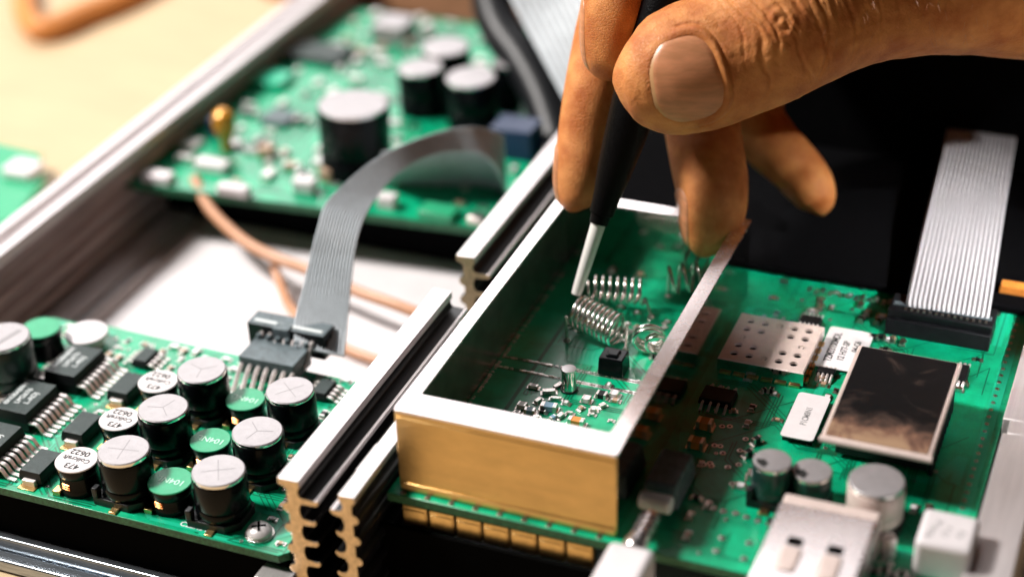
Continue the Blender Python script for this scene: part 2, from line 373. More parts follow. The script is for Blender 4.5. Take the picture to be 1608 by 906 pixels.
def rail_piece(parent, prof, y0, y1, px, pz=-2.15):
    g = MB(); g.prism_y([(x - px, z - pz) for x, z in prof], 0, y1 - y0, 0, 1); n = len(prof); zt = max(z for x, z in prof)
    fin1 = 0
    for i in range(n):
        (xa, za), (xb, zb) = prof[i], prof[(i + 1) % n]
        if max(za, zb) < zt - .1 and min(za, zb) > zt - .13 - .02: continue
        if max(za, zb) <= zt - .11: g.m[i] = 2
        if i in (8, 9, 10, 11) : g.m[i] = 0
    return g.build('extrusion', ['rail', 'rail_cut', 'rail_shade'], parent, 0.012, 2, 40)
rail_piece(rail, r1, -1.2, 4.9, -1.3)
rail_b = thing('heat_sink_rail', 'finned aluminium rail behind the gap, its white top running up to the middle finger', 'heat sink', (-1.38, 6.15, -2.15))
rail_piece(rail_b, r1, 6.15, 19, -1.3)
r2 = fin_profile(-0.44, -0.28, 0.60, -2.15, (-0.50, -0.22), [(0.22, 0.22), (-0.20, 0.15), (-0.62, 0.2), (-1.04, 0.2), (-1.46, 0.2)], -1)
rail_c = thing('heat_sink_rail', 'shorter finned rail close beside the left wall of the golden fronted shield box', 'heat sink', (-0.36, -1.15, -2.15))
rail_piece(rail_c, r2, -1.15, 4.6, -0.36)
g = MB(); g.tube([(-0.14, 0.75, 2.62), (-0.14, 1.5, 2.62)], 0.09, 10); g.build('clamp_bead', 'rail', rail_c)
tab = thing('mounting_foot', 'small bright L shaped foot with a gold cut face below the left rail', 'bracket', (-1.9, -1.42, -2.1))
g = MB(); g.box(-0.2, 0.42, 0, 0.5, 0.0, 0.78, 1, top=0); g.build('foot', ['rail', 'rail_cut'], tab, 0.03)

# ------------------------------------------------------------------ shared component builders
mesh_cache = {}
def smd_mesh(kind, L, W, H):
    key = (kind, L, W, H)
    if key in mesh_cache: return mesh_cache[key]
    g = MB(); e = L * 0.24
    body = {'res': 'chip_dark', 'cap': 'tan', 'led': 'white', 'blue': 'blue_light', 'tant': 'tantalum', 'sil': 'solder'}[kind]
    g.box(-L / 2 + e, L / 2 - e, -W / 2 * 0.94, W / 2 * 0.94, 0.012, H * 0.95, 0)
    g.box(-L / 2, -L / 2 + e, -W / 2, W / 2, 0.006, H, 1, tops=(0.01, 0, 0.01, 0.01)); g.box(L / 2 - e, L / 2, -W / 2, W / 2, 0.006, H, 1, tops=(0, 0.01, 0.01, 0.01))
    g.box(-L / 2 - 0.03, -L / 2 + e * 0.5, -W / 2 - 0.012, W / 2 + 0.012, 0.002, 0.018, 1); g.box(L / 2 - e * 0.5, L / 2 + 0.03, -W / 2 - 0.012, W / 2 + 0.012, 0.002, 0.018, 1)
    mesh_cache[key] = g.mesh('chip', [body, 'solder']); return mesh_cache[key]
NAMES = {'res': 'chip_resistor', 'cap': 'ceramic_capacitor', 'led': 'chip_component', 'blue': 'chip_resistor', 'tant': 'tantalum_capacitor', 'sil': 'solder_link'}
def smd(board, x, y, z, kind='res', L=0.16, W=0.09, H=0.06, rz=0.0):
    o = link(NAMES[kind], smd_mesh(kind, L, W, H), board, loc=(x, y, z)); o.rotation_euler = (0, 0, rz); return o
def gull_pins(part, n, x, y0, pitch, H, w=0.055, reach=0.34, side=1, mats='pin'):
    """row of gull wing pins along y leaving +x side"""
    key = ('pin', H, w, reach, side)
    if key not in mesh_cache:
        g = MB(); prof = [(0, H), (reach * 0.30, H), (reach * 0.45, H * 0.85), (reach * 0.58, 0.07), (reach * 0.68, 0.03), (reach, 0.02)]
        t = 0.028
        top = [(a * side, b + t) for a, b in prof]; bot = [(a * side, b) for a, b in reversed(prof)]
        g.prism_y(top + bot, -w / 2, w / 2); mesh_cache[key] = g.mesh('pin', [mats], 50)
    for k in range(n): link('pin', mesh_cache[key], part, loc=(x, y0 + k * pitch, 0))
def chip(board, x0, x1, y0, y1, z, H, npins=0, pitch=0.12, sides=(1,), prints=(), reach=0.34, w=0.055, name='integrated_circuit', along='y', label=None):
    p = sub(name, board, ((x0 + x1) / 2, (y0 + y1) / 2, z))
    if label: p['label'] = label
    hx, hy = (x1 - x0) / 2, (y1 - y0) / 2
    g = MB(); g.box(-hx, hx, -hy, hy, 0.04, H * 0.55, 0); g.box(-hx, hx, -hy, hy, H * 0.55 + 0.0005, H, 0, top=1, tops=(0.03, 0.03, 0.03, 0.03))
    g.build('body', ['chip_dark', 'chip'], p, 0.008)
    if npins:
        for s in sides:
            gull_pins(p, npins, s * (hx - 0.01), -(npins - 1) * pitch / 2, pitch, H * 0.5, w, reach, s)
    for (t, size, dx, dy, rz, mt) in prints: text(t, size, (dx, dy, H + 0.002), p, mt, (0, 0, rz), bold=size * 0.012)
    return p
def traces(board, x0, x1, y0, y1, z, n, seed, w=0.022, name='copper_trace', mat='trace', bundle=3):
    rnd = random.Random(seed); g = MB()
    for _ in range(n):
        x, y = rnd.uniform(x0, x1), rnd.uniform(y0, y1); d = rnd.choice([0, 2, 4, 6]); pts = [(x, y)]
        for _s in range(rnd.randint(2, 5)):
            L = rnd.uniform(0.2, 1.3); a = d * math.pi / 4; x += L * math.cos(a); y += L * math.sin(a)
            x = min(max(x, x0), x1); y = min(max(y, y0), y1); pts.append((x, y)); d = (d + rnd.choice([-1, 1])) % 8
        nb = rnd.randint(1, bundle)
        for b in range(nb):
            off = b * w * 2.6
            for (ax, ay), (bx, by) in zip(pts, pts[1:]):
                dx, dy = bx - ax, by - ay; l = math.hypot(dx, dy)
                if l < 0.02: continue
                nx, ny = -dy / l * w / 2, dx / l * w / 2; ax2, bx2 = ax + off, bx + off; z += 0.000012
                if max(ax2, bx2) > x1: continue
                g.add([(ax2 - nx, ay - ny + off, z), (bx2 - nx, by - ny + off, z), (bx2 + nx, by + ny + off, z), (ax2 + nx, ay + ny + off, z)], [(0, 1, 2, 3)])
    o = g.build(name, mat, board, kind='stuff'); return o
def vias(board, pts, z, r=0.045, name='via'):
    g = MB()
    for x, y in pts:
        g.lathe(x, y, [(r, z), (r, z + 0.012), (r * 0.5, z + 0.014), (r * 0.45, z + 0.004)], 10, mis=[0, 0, 0, 1])
    return g.build(name, ['solder', 'hole'], board, kind='stuff')
def scatter(board, x0, x1, y0, y1, z, n, seed, avoid, kinds, size=1.0, out=None):
    rnd = random.Random(seed); placed = []; tries = 0
    while len(placed) < n and tries < n * 40:
        tries += 1; x, y = rnd.uniform(x0, x1), rnd.uniform(y0, y1)
        if any(a - .1 < x < b + .1 and c - .1 < y < d + .1 for a, b, c, d in avoid): continue
        if any(abs(x - p) < 0.24 * size and abs(y - q) < 0.22 * size for p, q in placed): continue
        placed.append((x, y)); kd = rnd.choice(kinds)
        q = rnd.choice([0.8, 1.0, 1.25]) * size
        smd(board, x, y, z, kd, round(0.17 * q, 3), round(0.095 * q, 3), round(0.06 * q, 3), rnd.choice([0, math.pi / 2]))
    return placed
def radial_cap(board, px, py, rpx, ztop, zb, top='can_top', side='black_gloss', score='cross', n=56, base=True, rot=0.0, label=None, name='electrolytic_capacitor', tilt=None):
    c = at(px, py, ztop); d = (Vector(CAM) - c).length; r = rpx * d / F; H = ztop - zb
    p = sub(name, board, (c.x, c.y, zb))
    if label: p['label'] = label
    p.rotation_euler = tilt or (random.uniform(-.018, .018), random.uniform(-.018, .018), random.uniform(-.03, .03))
    z0 = 0.16 if base else 0.0
    g = MB(); g.lathe(0, 0, [(r * 0.96, z0), (r, z0 + 0.03), (r, H * 0.32), (r * 0.965, H * 0.35), (r, H * 0.39), (r, H - 0.10), (r * 0.985, H - 0.085)], n); g.build('sleeve', side, p)
    g = MB(); g.lathe(0, 0, [(r * 0.955, H - 0.09), (r * 0.975, H - 0.055), (r * 0.97, H - 0.02), (r * 0.93, H - 0.002), (r * 0.88, H)], n, mis=[1, 1, 0, 0, 0])
    g.build('can_top', [top, 'can_rim'], p)
    if score:
        g = MB()
        for a in ((0, math.pi / 2) if score == 'cross' else (0.3, 2.4, 4.5)):
            a += rot; l0 = -0.62 * r if score == 'cross' else 0
            ca, sa = math.cos(a), math.sin(a); w = 0.0085
            g.add([(ca * l0 - sa * -w, sa * l0 + ca * -w, H + .002), (ca * .62 * r + sa * w, sa * .62 * r - ca * w, H + .002), (ca * .62 * r - sa * w, sa * .62 * r + ca * w, H + .002), (ca * l0 - sa * w, sa * l0 + ca * w, H + .002)], [(0, 1, 2, 3)])
        g.build('vent_score', 'groove', p)
    if base:
        s = r * 0.99; ch = r * 0.45
        g = MB(); g.prism_z([(-s, -s), (s - ch, -s), (s, -s + ch), (s, s - ch), (s - ch, s), (-s, s)], 0.0, 0.15); g.build('base_plate', 'black', p, 0.01)
        g = MB(); g.box(-0.07, 0.07, -s - 0.13, -s + 0.1, 0.0, 0.035); g.build('solder_tab', 'gold', p, 0.008)
        g = MB(); g.box(-s * 1.02, -s + 0.1, -s - 0.01, -s + 0.14, 0.15, 0.34); g.build('corner_post', 'black', p, 0.02)
    return p, r, H

# ------------------------------------------------------------------ left circuit board
ZL = -1.0
fl = at(0, 775, ZL); fr = at(445, 868, ZL)
LB = thing('power_circuit_board', 'green circuit board with silver, white and green topped round components at the lower left', 'circuit board', (-5, 1.5, ZL))
LX, LY = -5.0, 1.5
def LL(v): return (v.x - LX, v.y - LY)
outl = [(-9.6, -1.12), (-1.75, -1.12), (-1.62, -0.98), (-1.60, 3.85), (-8.35, 4.05), (-8.45, 3.9), (-9.6, 3.95)]
g = MB(); g.prism_z([(x - LX, y - LY) for x, y in outl], -0.16, 0.0, 1, 0); g.build('substrate', ['pcb', 'pcb_edge'], LB, 0.01)
bx = (-4.5, 3.3, -2.55, 2.3)
traces(LB, *bx, 0.0035, 60, 3); traces(LB, *bx, 0.0045, 24, 5, 0.09, 'copper_pour', 'trace_light', 1)
ZT = -0.04
caps = [((317, 580), 39, 'tri', .4, None), ((255, 640), 40, 'tri', 1.0, None), ((193, 706), 41, 'cross', .2, None), ((456, 612), 39, 'cross', .9, None), ((403, 676), 41, 'tri', 2.1, None), ((342, 738), 43, 'cross', .5, None)]
avoidL = []
for (pp, r, sc, rot, lb) in caps:
    p, rr, H = radial_cap(LB, *pp, r, ZT, ZL, score=sc, rot=rot, name='electrolytic_capacitor')
    p.location = (p.location.x - LX, p.location.y - LY, 0); avoidL.append((p.location.x - rr - .05, p.location.x + rr + .05, p.location.y - rr - .1, p.location.y + rr + .05))
# green-bodied can at the left edge with a slot mark
p, rr, H = radial_cap(LB, 4, 528, 42, 0.1, ZL, side='green_side', score=None, name='electrolytic_capacitor', label='green sided capacitor with a slot mark on its pale top')
p.location = (p.location.x - LX, p.location.y - LY, 0); avoidL.append((p.location.x - .6, p.location.x + .6, p.location.y - .6, p.location.y + .6))
g = MB(); g.box(-0.05, 0.05, -0.3, 0.3, H, H + 0.004, R=Matrix.Rotation(-0.25, 3, 'Z'), c=(.12, 0, 0)); g.build('slot_mark', 'groove', p)
def inductor(px, py, rpx, ztop, lid, lines, ink, label=None):
    c = at(px, py, ztop); d = (Vector(CAM) - c).length; r = rpx * d / F; H = ztop - ZL
    p = sub('inductor', LB, (c.x - LX, c.y - LY, 0))
    if label: p['label'] = label
    g = MB(); g.lathe(0, 0, [(r * .98, 0.0), (r * .98, 0.10), (r * 0.93, 0.14), (r * 0.90, H - 0.22), (r * .99, H - 0.17), (r, H - 0.03)], 44); g.build('ferrite_body', 'black_gloss', p)
    g = MB(); g.lathe(0, 0, [(r * 0.985, H - 0.035), (r * 0.99, H - 0.01), (r * 0.96, H)], 44); g.build('lid', lid, p)
    g = MB()
    for k in range(3):
        zz = 0.17 + k * .045; g.tube([(r * .93 * math.cos(a), r * .93 * math.sin(a), zz) for a in [4.35 + q * .09 for q in range(6)]], .018, 6)
    g.build('winding', 'copper', p)
    g = MB(); g.box(-r * .9, -r * .5, -r * 1.02, -r * .55, 0.0, 0.10); g.build('solder_tab', 'gold', p, 0.01)
    for (t, s, dx, dy, mt) in lines: text(t, s, (dx * r, dy * r, H + 0.002), p, mt, (0, 0, math.pi + 0.0), bold=s * 0.02)
    avoidL.append((p.location.x - r - .08, p.location.x + r + .08, p.location.y - r - .08, p.location.y + r + .08))
    return p
for k, (x, y, r) in enumerate(((248, 598, 31), (187, 657, 31), (120, 721, 33))):
    inductor(x, y, r, -0.42, 'white_lid', [('0622', .19, -.1, .5, 'ink'), ('Coilcraft', .150, 0, .02, 'ink'), ('473', .19, .08, -.5, 'ink')], 'ink')
for k, (x, y, r) in enumerate(((385, 626, 31), (330, 690, 32), (267, 754, 35))):
    inductor(x, y, r, -0.50, 'green_cap', [('104NL', .19, .05, 0, 'ink_pale')], 'ink_white')
inductor(64, 514, 30, -0.40, 'green_cap', [], 'ink')
# flat white disc
c = at(136, 524, -0.75)
g = MB(); g.lathe(c.x - LX, c.y - LY, [(0.30, 0), (0.30, 0.2), (0.42, 0.22), (0.42, 0.28), (0.40, 0.3)], 40); g.build('buzzer_disc', 'white', LB)
avoidL.append((c.x - LX - .45, c.x - LX + .45, c.y - LY - .45, c.y - LY + .45))
# big chips with gull wing pins
for (px, py, tx, npn) in (((122), 565, 1, 8), (47, 622, 1, 8), (-10, 688, 1, 8)):
    c = at(px - 6, py, ZL + 0.42); x, y = c.x - LX, c.y - LY
    pr = [('@M2674', .155, -.20, -.02, math.pi / 2, 'ink_white'), ('LM2674', .15, -.02, -.02, math.pi / 2, 'ink_white'), ('L-ADJ', .15, .15, -.1, math.pi / 2, 'ink_white')]
    pr = [('\u00aeN38AB9M', .14, -.23, .02, math.pi / 2, 'ink_white'), ('LM2676', .15, -.05, .0, math.pi / 2, 'ink_white'), ('L-ADJ', .15, .13, -.02, math.pi / 2, 'ink_white')]
    hx = .36; hy = .52
    chip(LB, x - hx, x + hx, y - hy, y + hy, 0, .42, npn, .135, (1, -1), pr, reach=.46, w=.075)
    avoidL.append((x - hx - .5, x + hx + .5, y - hy - .1, y + hy + .1))
# diode blocks
for (px, py) in ((203, 610), (133, 673), (68, 733)):
    c = at(px - 4, py - 8, ZL + .24); x, y = c.x - LX, c.y - LY
    p = sub('diode_block', LB, (x, y, 0)); hx, hy = .235, .36
    g = MB(); g.box(-hx, hx, -hy, hy, 0.05, .13, 0); g.box(-hx, hx, -hy, hy, .1305, .26, 0, top=1, tops=(.03, .03, .03, .03)); g.build('body', ['chip_dark', 'chip'], p, .01)
    for s in (-1, 1):
        g = MB(); g.box(-.13, .13, -.04, .05, .0, .13); g.build('end_tab', 'pin', p, .012, loc=(0, s * (hy + .03), 0))
        g = MB(); g.box(-.17, .17, -.07, .07, .0, .02); g.build('solder_pad', 'gold', p, .005, loc=(0, s * (hy + .1), 0))
    avoidL.append((x - hx - .05, x + hx + .05, y - hy - .2, y + hy + .2))
# small eight-pin chips
for (px, py) in ((228, 556), (508, 606)):
    c = at(px, py, ZL + .2); x, y = c.x - LX, c.y - LY
    chip(LB, x - .17, x + .17, y - .25, y + .25, 0, .2, 4, .125, (1, -1), [], reach=.24, w=.06); avoidL.append((x - .45, x + .45, y - .3, y + .3))
# header that takes the ribbon plug
hc = at(430, 560, ZL + .45); hx0 = hc.x - LX; hy0 = hc.y - LY
hd = sub('pin_header', LB, (hx0, hy0, 0))
g = MB(); g.box(-.60, .56, -.28, .42, .14, .52, 0, top=0); g.build('housing', 'grey_plastic', hd, .015)
pinm = None
for k in range(7):
    x = -.54 + k * .18
    g = MB(); g.tube([(0, -.27, .34), (0, -.34, .33), (0, -.42, .27), (0, -.62, .06), (0, -.74, .03)], .045, 8)
    if pinm is None: pinm = g.mesh('pin', ['pin'])
    link('pin', pinm, hd, loc=(x, 0, 0))
    link('pin', pinm, hd, loc=(x + .02, .80, .22))
avoidL.append((hx0 - .7, hx0 + .7, hy0 - .7, hy0 + .7))
# screw in the front right corner
sc = at(407, 830, ZL + .12)
s_ = sub('screw', LB, (sc.x - LX, sc.y - LY, 0))
g = MB(); g.lathe(0, 0, [(.25, 0), (.25, .035)], 28); g.build('washer', 'solder', s_, .006)
g = MB(); g.lathe(0, 0, [(.215, .036), (.22, .09), (.18, .15), (.10, .185), (.0001, .19)], 28); g.build('screw_head', 'screw', s_)
g = MB(); g.box(-.12, .12, -.022, .022, .16, .194, R=Matrix.Rotation(.5, 3, 'Z')); g.box(-.022, .022, -.12, .12, .16, .195, R=Matrix.Rotation(.5, 3, 'Z')); g.build('cross_slot', 'hole', s_)
avoidL.append((s_.location.x - .3, s_.location.x + .3, s_.location.y - .3, s_.location.y + .3))
scatter(LB, -4.3, 3.3, -2.45, 2.3, 0, 120, 11, avoidL, ['res', 'cap', 'sil', 'sil', 'cap', 'led'], 0.95)
rnd = random.Random(5)
vias(LB, [(rnd.uniform(-4.3, 3.3), rnd.uniform(-2.5, 2.4)) for _ in range(160)], 0.003, .035)
text('C22R84', .16, (s_.location.x - 1.15, -2.43, 0.006), LB, 'ink_white', bold=.003)

# ------------------------------------------------------------------ grey ribbon cable with its plug
RB = thing('ribbon_cable', 'grey ribbon cable curving up from the black plug on the left circuit board', 'cable', tuple(at(460, 540, ZL + .3)))
rb0 = RB.location.copy()
pb = MB(); hcw = Vector((hc.x, hc.y, ZL))
g = MB()
g.box(-.84, .80, .52, .98, .20, .74, 0, top=1); g.build('plug_body', ['black', 'grey_plastic'], RB, .02, loc=hcw - rb0)
g = MB(); g.box(-.72, -.1, .60, .68, .742, .76); g.box(.02, .72, .60, .68, .742, .76); g.build('plug_slot', 'ink_white', RB, loc=hcw - rb0)
g = MB(); g.box(-.24, .10, .44, .66, .50, .78); g.build('plug_key', 'grey_plastic', RB, .02, loc=hcw - rb0)
for k in range(6):
    g = MB(); g.lathe(0, 0, [(.055, 0), (.06, .06), (.045, .09)], 12); g.build('contact_bump', 'grey_plastic', RB, loc=hcw - rb0 + Vector((-.52 + k * .2, .40, .52)))
def ribbon_strip(name, parent, sect, mat, nrib, thick=0.06, n=90, origin=Vector((0, 0, 0)), amp=0.5):
    """sect: rows of two 3D edge points; ridged band between them"""
    S = spline([list(a) + list(b) for a, b in sect], n); per = 6; W = nrib * per + 1; top = []; g = MB()
    mids = (S[:, :3] + S[:, 3:]) / 2
    verts = []
    for i in range(n):
        a = Vector(S[i, :3]); b = Vector(S[i, 3:]); t = Vector(mids[min(i + 1, n - 1)] - mids[max(i - 1, 0)]).normalized()
        nn = (b - a).cross(t).normalized()
        for k in range(W):
            u = k / (W - 1); ph = (k % per) / per; h = thick * (0.5 - amp + amp * abs(math.sin(math.pi * ph)))
            p = a.lerp(b, u) - origin; verts.append((p, nn, h))
    g.v = [tuple(p + nn * h) for p, nn, h in verts] + [tuple(p - nn * h) for p, nn, h in verts]; N = n * W
    for i in range(n - 1):
        for k in range(W - 1):
            a = i * W + k; g.f.append((a, a + 1, a + W + 1, a + W)); g.m.append(0); g.f.append((N + a, N + a + W, N + a + W + 1, N + a + 1)); g.m.append(0)
    for i in range(n - 1):
        for k in (0, W - 1):
            a = i * W + k; g.f.append((a, a + W, N + a + W, N + a)); g.m.append(0)
    for i in (0, n - 1):
        for k in range(W - 1):
            a = i * W + k; g.f.append((a, N + a, N + a + 1, a + 1)); g.m.append(0)
    return g.build(name, mat, parent, angle=80)
dd = [(463, 545, 541, 560, 33.6), (462, 505, 545, 520, 33.9), (476, 450, 551, 455, 34.2), (486, 405, 556, 410, 34.4), (499, 356, 563, 372, 34.6), (511, 320, 574, 340, 34.9), (543, 287, 593, 309, 35.3), (593, 248, 621, 276, 35.8), (648, 221, 662, 250, 36.3), (703, 204, 720, 238, 36.8), (750, 200, 768, 250, 37.2), (789, 212, 794, 303, 37.7, 1.2), (770, 214, 776, 305, 38.0, 1.7), (700, 218, 705, 304, 38.1, 1.9), (600, 240, 596, 300, 38.3, 1.9)]
sect = [(at_d(q[0], q[1], q[4]), at_d(q[2], q[3], q[4] + (q[5] if len(q) > 5 else .05))) for q in dd]
ribbon_strip('ribbon', RB, sect, 'ribbon', 14, .075, origin=rb0, amp=.6)

# ------------------------------------------------------------------ tan coaxial cables
CB = thing('coaxial_cable', 'tan cable sagging from the rear board and passing behind the grey ribbon', 'cable', tuple(at(310, 285, -.9)))
pp = spline([tuple(at(x, y, z)) for x, y, z in ((306, 280, -.75), (314, 300, -.9), (335, 335, -1.1), (385, 380, -1.25), (440, 408, -1.3), (490, 426, -1.35), (560, 457, -1.4), (620, 478, -1.4), (690, 505, -1.5))], 50)
g = MB(); g.tube([Vector(p) - CB.location for p in pp], .125, 14); g.build('jacket', 'cable_tan', CB)
CB2 = thing('coaxial_cable', 'thinner tan cable on the case floor emerging behind the black plug', 'cable', tuple(at(435, 425, -1.5)))
pp = spline([tuple(at(x, y, z)) for x, y, z in ((430, 415, -1.6), (440, 445, -1.8), (458, 485, -1.95), (495, 520, -2.0), (545, 548, -2.0), (600, 568, -2.0), (650, 580, -2.0))], 40)
g = MB(); g.tube([Vector(p) - CB2.location for p in pp], .11, 12); g.build('jacket', 'cable_tan', CB2)

# ------------------------------------------------------------------ rear left circuit board (out of focus)
ZF = -0.8
FB = thing('rear_circuit_board', 'blurred green circuit board with tall black capacitors behind the grey ribbon cable', 'circuit board', (-6, 14, ZF))
a = at(190, 285, ZF); b = at(770, 362, ZF)
g = MB(); g.prism_z([(a.x + 6, a.y - 14), (b.x + 6 + 1.0, b.y - 14 + .1), (-1.75 + 6, 19.5 - 14), (-1.9 + 6, 20 - 14), (-10.7 + 6, 20 - 14)], -0.2, 0, 1, 0); g.build('substrate', ['pcb', 'pcb_edge'], FB, .01)
g = MB(); g.box(a.x + 6 + .3, b.x + 6 + .6, a.y - 14 + 1.2, a.y - 14 + 1.35, -1.36, -.21); g.build('shade_block', 'matte_black', FB)  # added black block for the shade below the board's front edge
traces(FB, -4.3, 4, -4.2, 5.8, .004, 50, 8, .08)
avF = []
for (px, py, rpx, zt) in ((552, 163, 56, .85), (660, 105, 36, .35), (740, 120, 40, .45), (700, 72, 38, .45), (795, 98, 22, .4)):
    p, rr, H = radial_cap(FB, px, py, rpx, zt, ZF, score=None, base=False, n=40, top='can_top'); p.location = (p.location.x + 6, p.location.y - 14, 0)
    avF.append((p.location.x - rr, p.location.x + rr, p.location.y - rr, p.location.y + rr))
g = MB(); c = at(357, 236, ZF); g.lathe(c.x + 6, c.y - 14, [(.12, 0), (.13, .3), (.24, .5), (.27, .75), (.22, .95), (.1, 1.05)], 20); g.build('amber_component', 'amber', FB)
c = at(812, 240, ZF); g = MB(); g.box(c.x + 6 - .5, c.x + 6 + .5, c.y - 14 - .4, c.y - 14 + .4, 0, .75); g.build('socket', 'blue', FB, .03)
def lump(px, py, w, d_, h, mat, name):
    c = at(px, py, ZF); g = MB(); g.box(-w / 2, w / 2, -d_ / 2, d_ / 2, 0, h); g.build(name, mat, FB, .03, loc=(c.x + 6, c.y - 14, 0)); avF.append((c.x + 6 - w / 2, c.x + 6 + w / 2, c.y - 14 - d_ / 2, c.y - 14 + d_ / 2))
for (px, py, w, d_, h, mt, nm) in ((250, 285, .7, .35, .22, 'white', 'terminal'), (335, 268, .8, .35, .25, 'white', 'terminal'), (368, 305, .75, .28, .22, 'white', 'terminal'), (420, 245, .35, .3, .25, 'tan', 'ceramic_capacitor'),
        (345, 215, .4, .3, .5, 'blue', 'film_capacitor'), (300, 230, .5, .5, .12, 'solder', 'solder_pad'), (440, 190, .7, .7, .15, 'grey_plastic', 'relay'), (480, 300, .5, .3, .3, 'white', 'terminal'), (515, 283, .3, .3, .3, 'tan', 'ceramic_capacitor'),
        (610, 325, .4, .3, .3, 'white', 'terminal'), (690, 340, .8, .5, .2, 'green_cap', 'green_relay'), (750, 350, .4, .3, .2, 'solder', 'solder_pad'), (420, 130, 1.2, .8, .2, 'trace_light', 'copper_area'), (500, 90, 1.6, 1.0, .2, 'chip', 'integrated_circuit'), (620, 60, .9, .9, .5, 'can_top', 'shield_lid')):
    lump(px, py, w, d_, h, mt, nm)
scatter(FB, -4.4, 4.0, -4.2, 5.8, 0, 130, 21, avF, ['sil', 'cap', 'led', 'res', 'sil', 'led'], 1.9)

# far background things
g = thing('black_cable_bundle', 'thick black cable looping at the top behind the fingers', 'cable', tuple(at_d(800, 10, 48)))
pp = spline([tuple(at_d(x, y, d)) for x, y, d in ((780, -70, 44), (772, 0, 43.5), (788, 50, 43), (820, 95, 42.5), (850, 150, 42), (872, 215, 41.5), (880, 280, 41))], 30)
q = MB(); q.tube([Vector(p) - g.location for p in pp], .50, 14); q.build('jacket', 'black', g)
pp = spline([tuple(at_d(x, y, d)) for x, y, d in ((820, -70, 46), (850, -8, 45.5), (900, 8, 45), (960, 60, 45))], 20)
q = MB(); q.tube([Vector(p) - g.location for p in pp], .6, 14); q.build('jacket', 'black', g)
RB3 = thing('ribbon_cable', 'pale grey ribbon seen blurred beside the fingertips at the top', 'cable', tuple(at_d(860, 80, 44)))
ribbon_strip('ribbon', RB3, [(at_d(800, -5, 40.2), at_d(885, -75, 40.2)), (at_d(824, 42, 40), at_d(910, -35, 40)), (at_d(855, 100, 39.6), at_d(935, 20, 39.6)), (at_d(890, 165, 39.2), at_d(955, 90, 39.2))], 'ribbon', 10, .08, 30, RB3.location)
LT = thing('leather_pouch', 'blurred brown pouch lying behind the rear circuit board', 'pouch', tuple(at(640, 20, -2.0)))
c = at(640, -10, -1.2)
g = MB(); g.prism_z(rrect(-4.6, 3.6, -2.2, 6, .8), 0, 1.6); g.build('pouch', 'peach', LT, .3, 4, loc=(c.x - LT.location.x, c.y - LT.location.y + 1, .5))
OC = thing('orange_cable', 'blurred orange cable bent in a loop on the wooden table at the top left', 'cable', tuple(at(60, 30, -2.3)))
pp = spline([tuple(at(x, y, -2.25)) for x, y in ((36, -60), (38, -10), (42, 25), (58, 44), (85, 42), (130, 22), (190, -2), (260, -40))], 40)
g = MB(); g.tube([Vector(p) - OC.location for p in pp], .34, 14); g.build('jacket', 'cable_orange', OC)
SB = thing('spare_circuit_board', 'blurred corner of a green circuit board on the table at the left edge', 'circuit board', tuple(at(0, 320, -2.4)))
c = at(-15, 320, -2.4)
g = MB(); g.prism_z([(-4, -3), (.5, -2.2), (1.25, -1.0), (.7, .9), (-.2, 2.1), (-4, 2.5)], 0, .35, 0, 0); g.build('substrate', ['green_cap', 'pcb_edge'], SB, .04)
g = MB(); g.box(-.3, .5, .6, 1.3, .36, .6); g.build('terminal', 'white', SB, .05)

# ------------------------------------------------------------------ main circuit board
MBD = thing('main_circuit_board', 'large green circuit board carrying the golden fronted shield box and the perforated can', 'circuit board', (4, 4, 0))
BX, BY = 4.0, 4.0
g = MB(); g.box(-.17 - BX, 8.86 - BX, -.14 - BY, 21 - BY, -.17, 0, 1, top=0); g.build('substrate', ['pcb', 'pcb_edge'], MBD, .012)
def B(v): return (v[0] - BX, v[1] - BY)
traces(MBD, 3.9 - BX, 8.4 - BX, .1 - BY, 13 - BY, .004, 90, 31, .02)
traces(MBD, 3.9 - BX, 8.4 - BX, .1 - BY, 13 - BY, .0055, 14, 33, .16, 'copper_pour', 'trace_light', 1)
g = MB(); g.box(8.55 - BX, 8.75 - BX, .2 - BY, 12 - BY, .003, .006); g.build('edge_stripe', 'trace_light', MBD)
avM = [(8.35 - BX, 9 - BX, -5, 20)]
# shield box: open frame with rolled rim
H0 = 1.57; W0 = 3.72; D0 = 7.72
SH = sub('shield_box', MBD, (-BX, -BY, 0))
g = MB(); g.box(0.0, W0, 0.02, .07, .0, H0 - .03); g.build('front_wall', 'reflect_tint', SH, .012)
g = MB(); g.box(.02, W0 - .02, 0.005, .0195, H0 - .28, H0 - .12); g.box(.03, W0 - .03, -.012, .0195, .02, .16, tops=(0, 0, .012, 0)); g.build('front_bead', 'reflect_tint', SH, .006)
g = MB(); g.box(0.03, .08, .07, D0, .0, H0 - .03); g.build('left_wall', 'shaded_plate', SH, .008)
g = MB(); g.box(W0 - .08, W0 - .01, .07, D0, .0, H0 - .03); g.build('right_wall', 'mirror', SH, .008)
g = MB(); g.box(0.08, W0 - .08, D0 - .06, D0, .0, H0 - .03); g.build('back_wall', 'mirror', SH, .008)
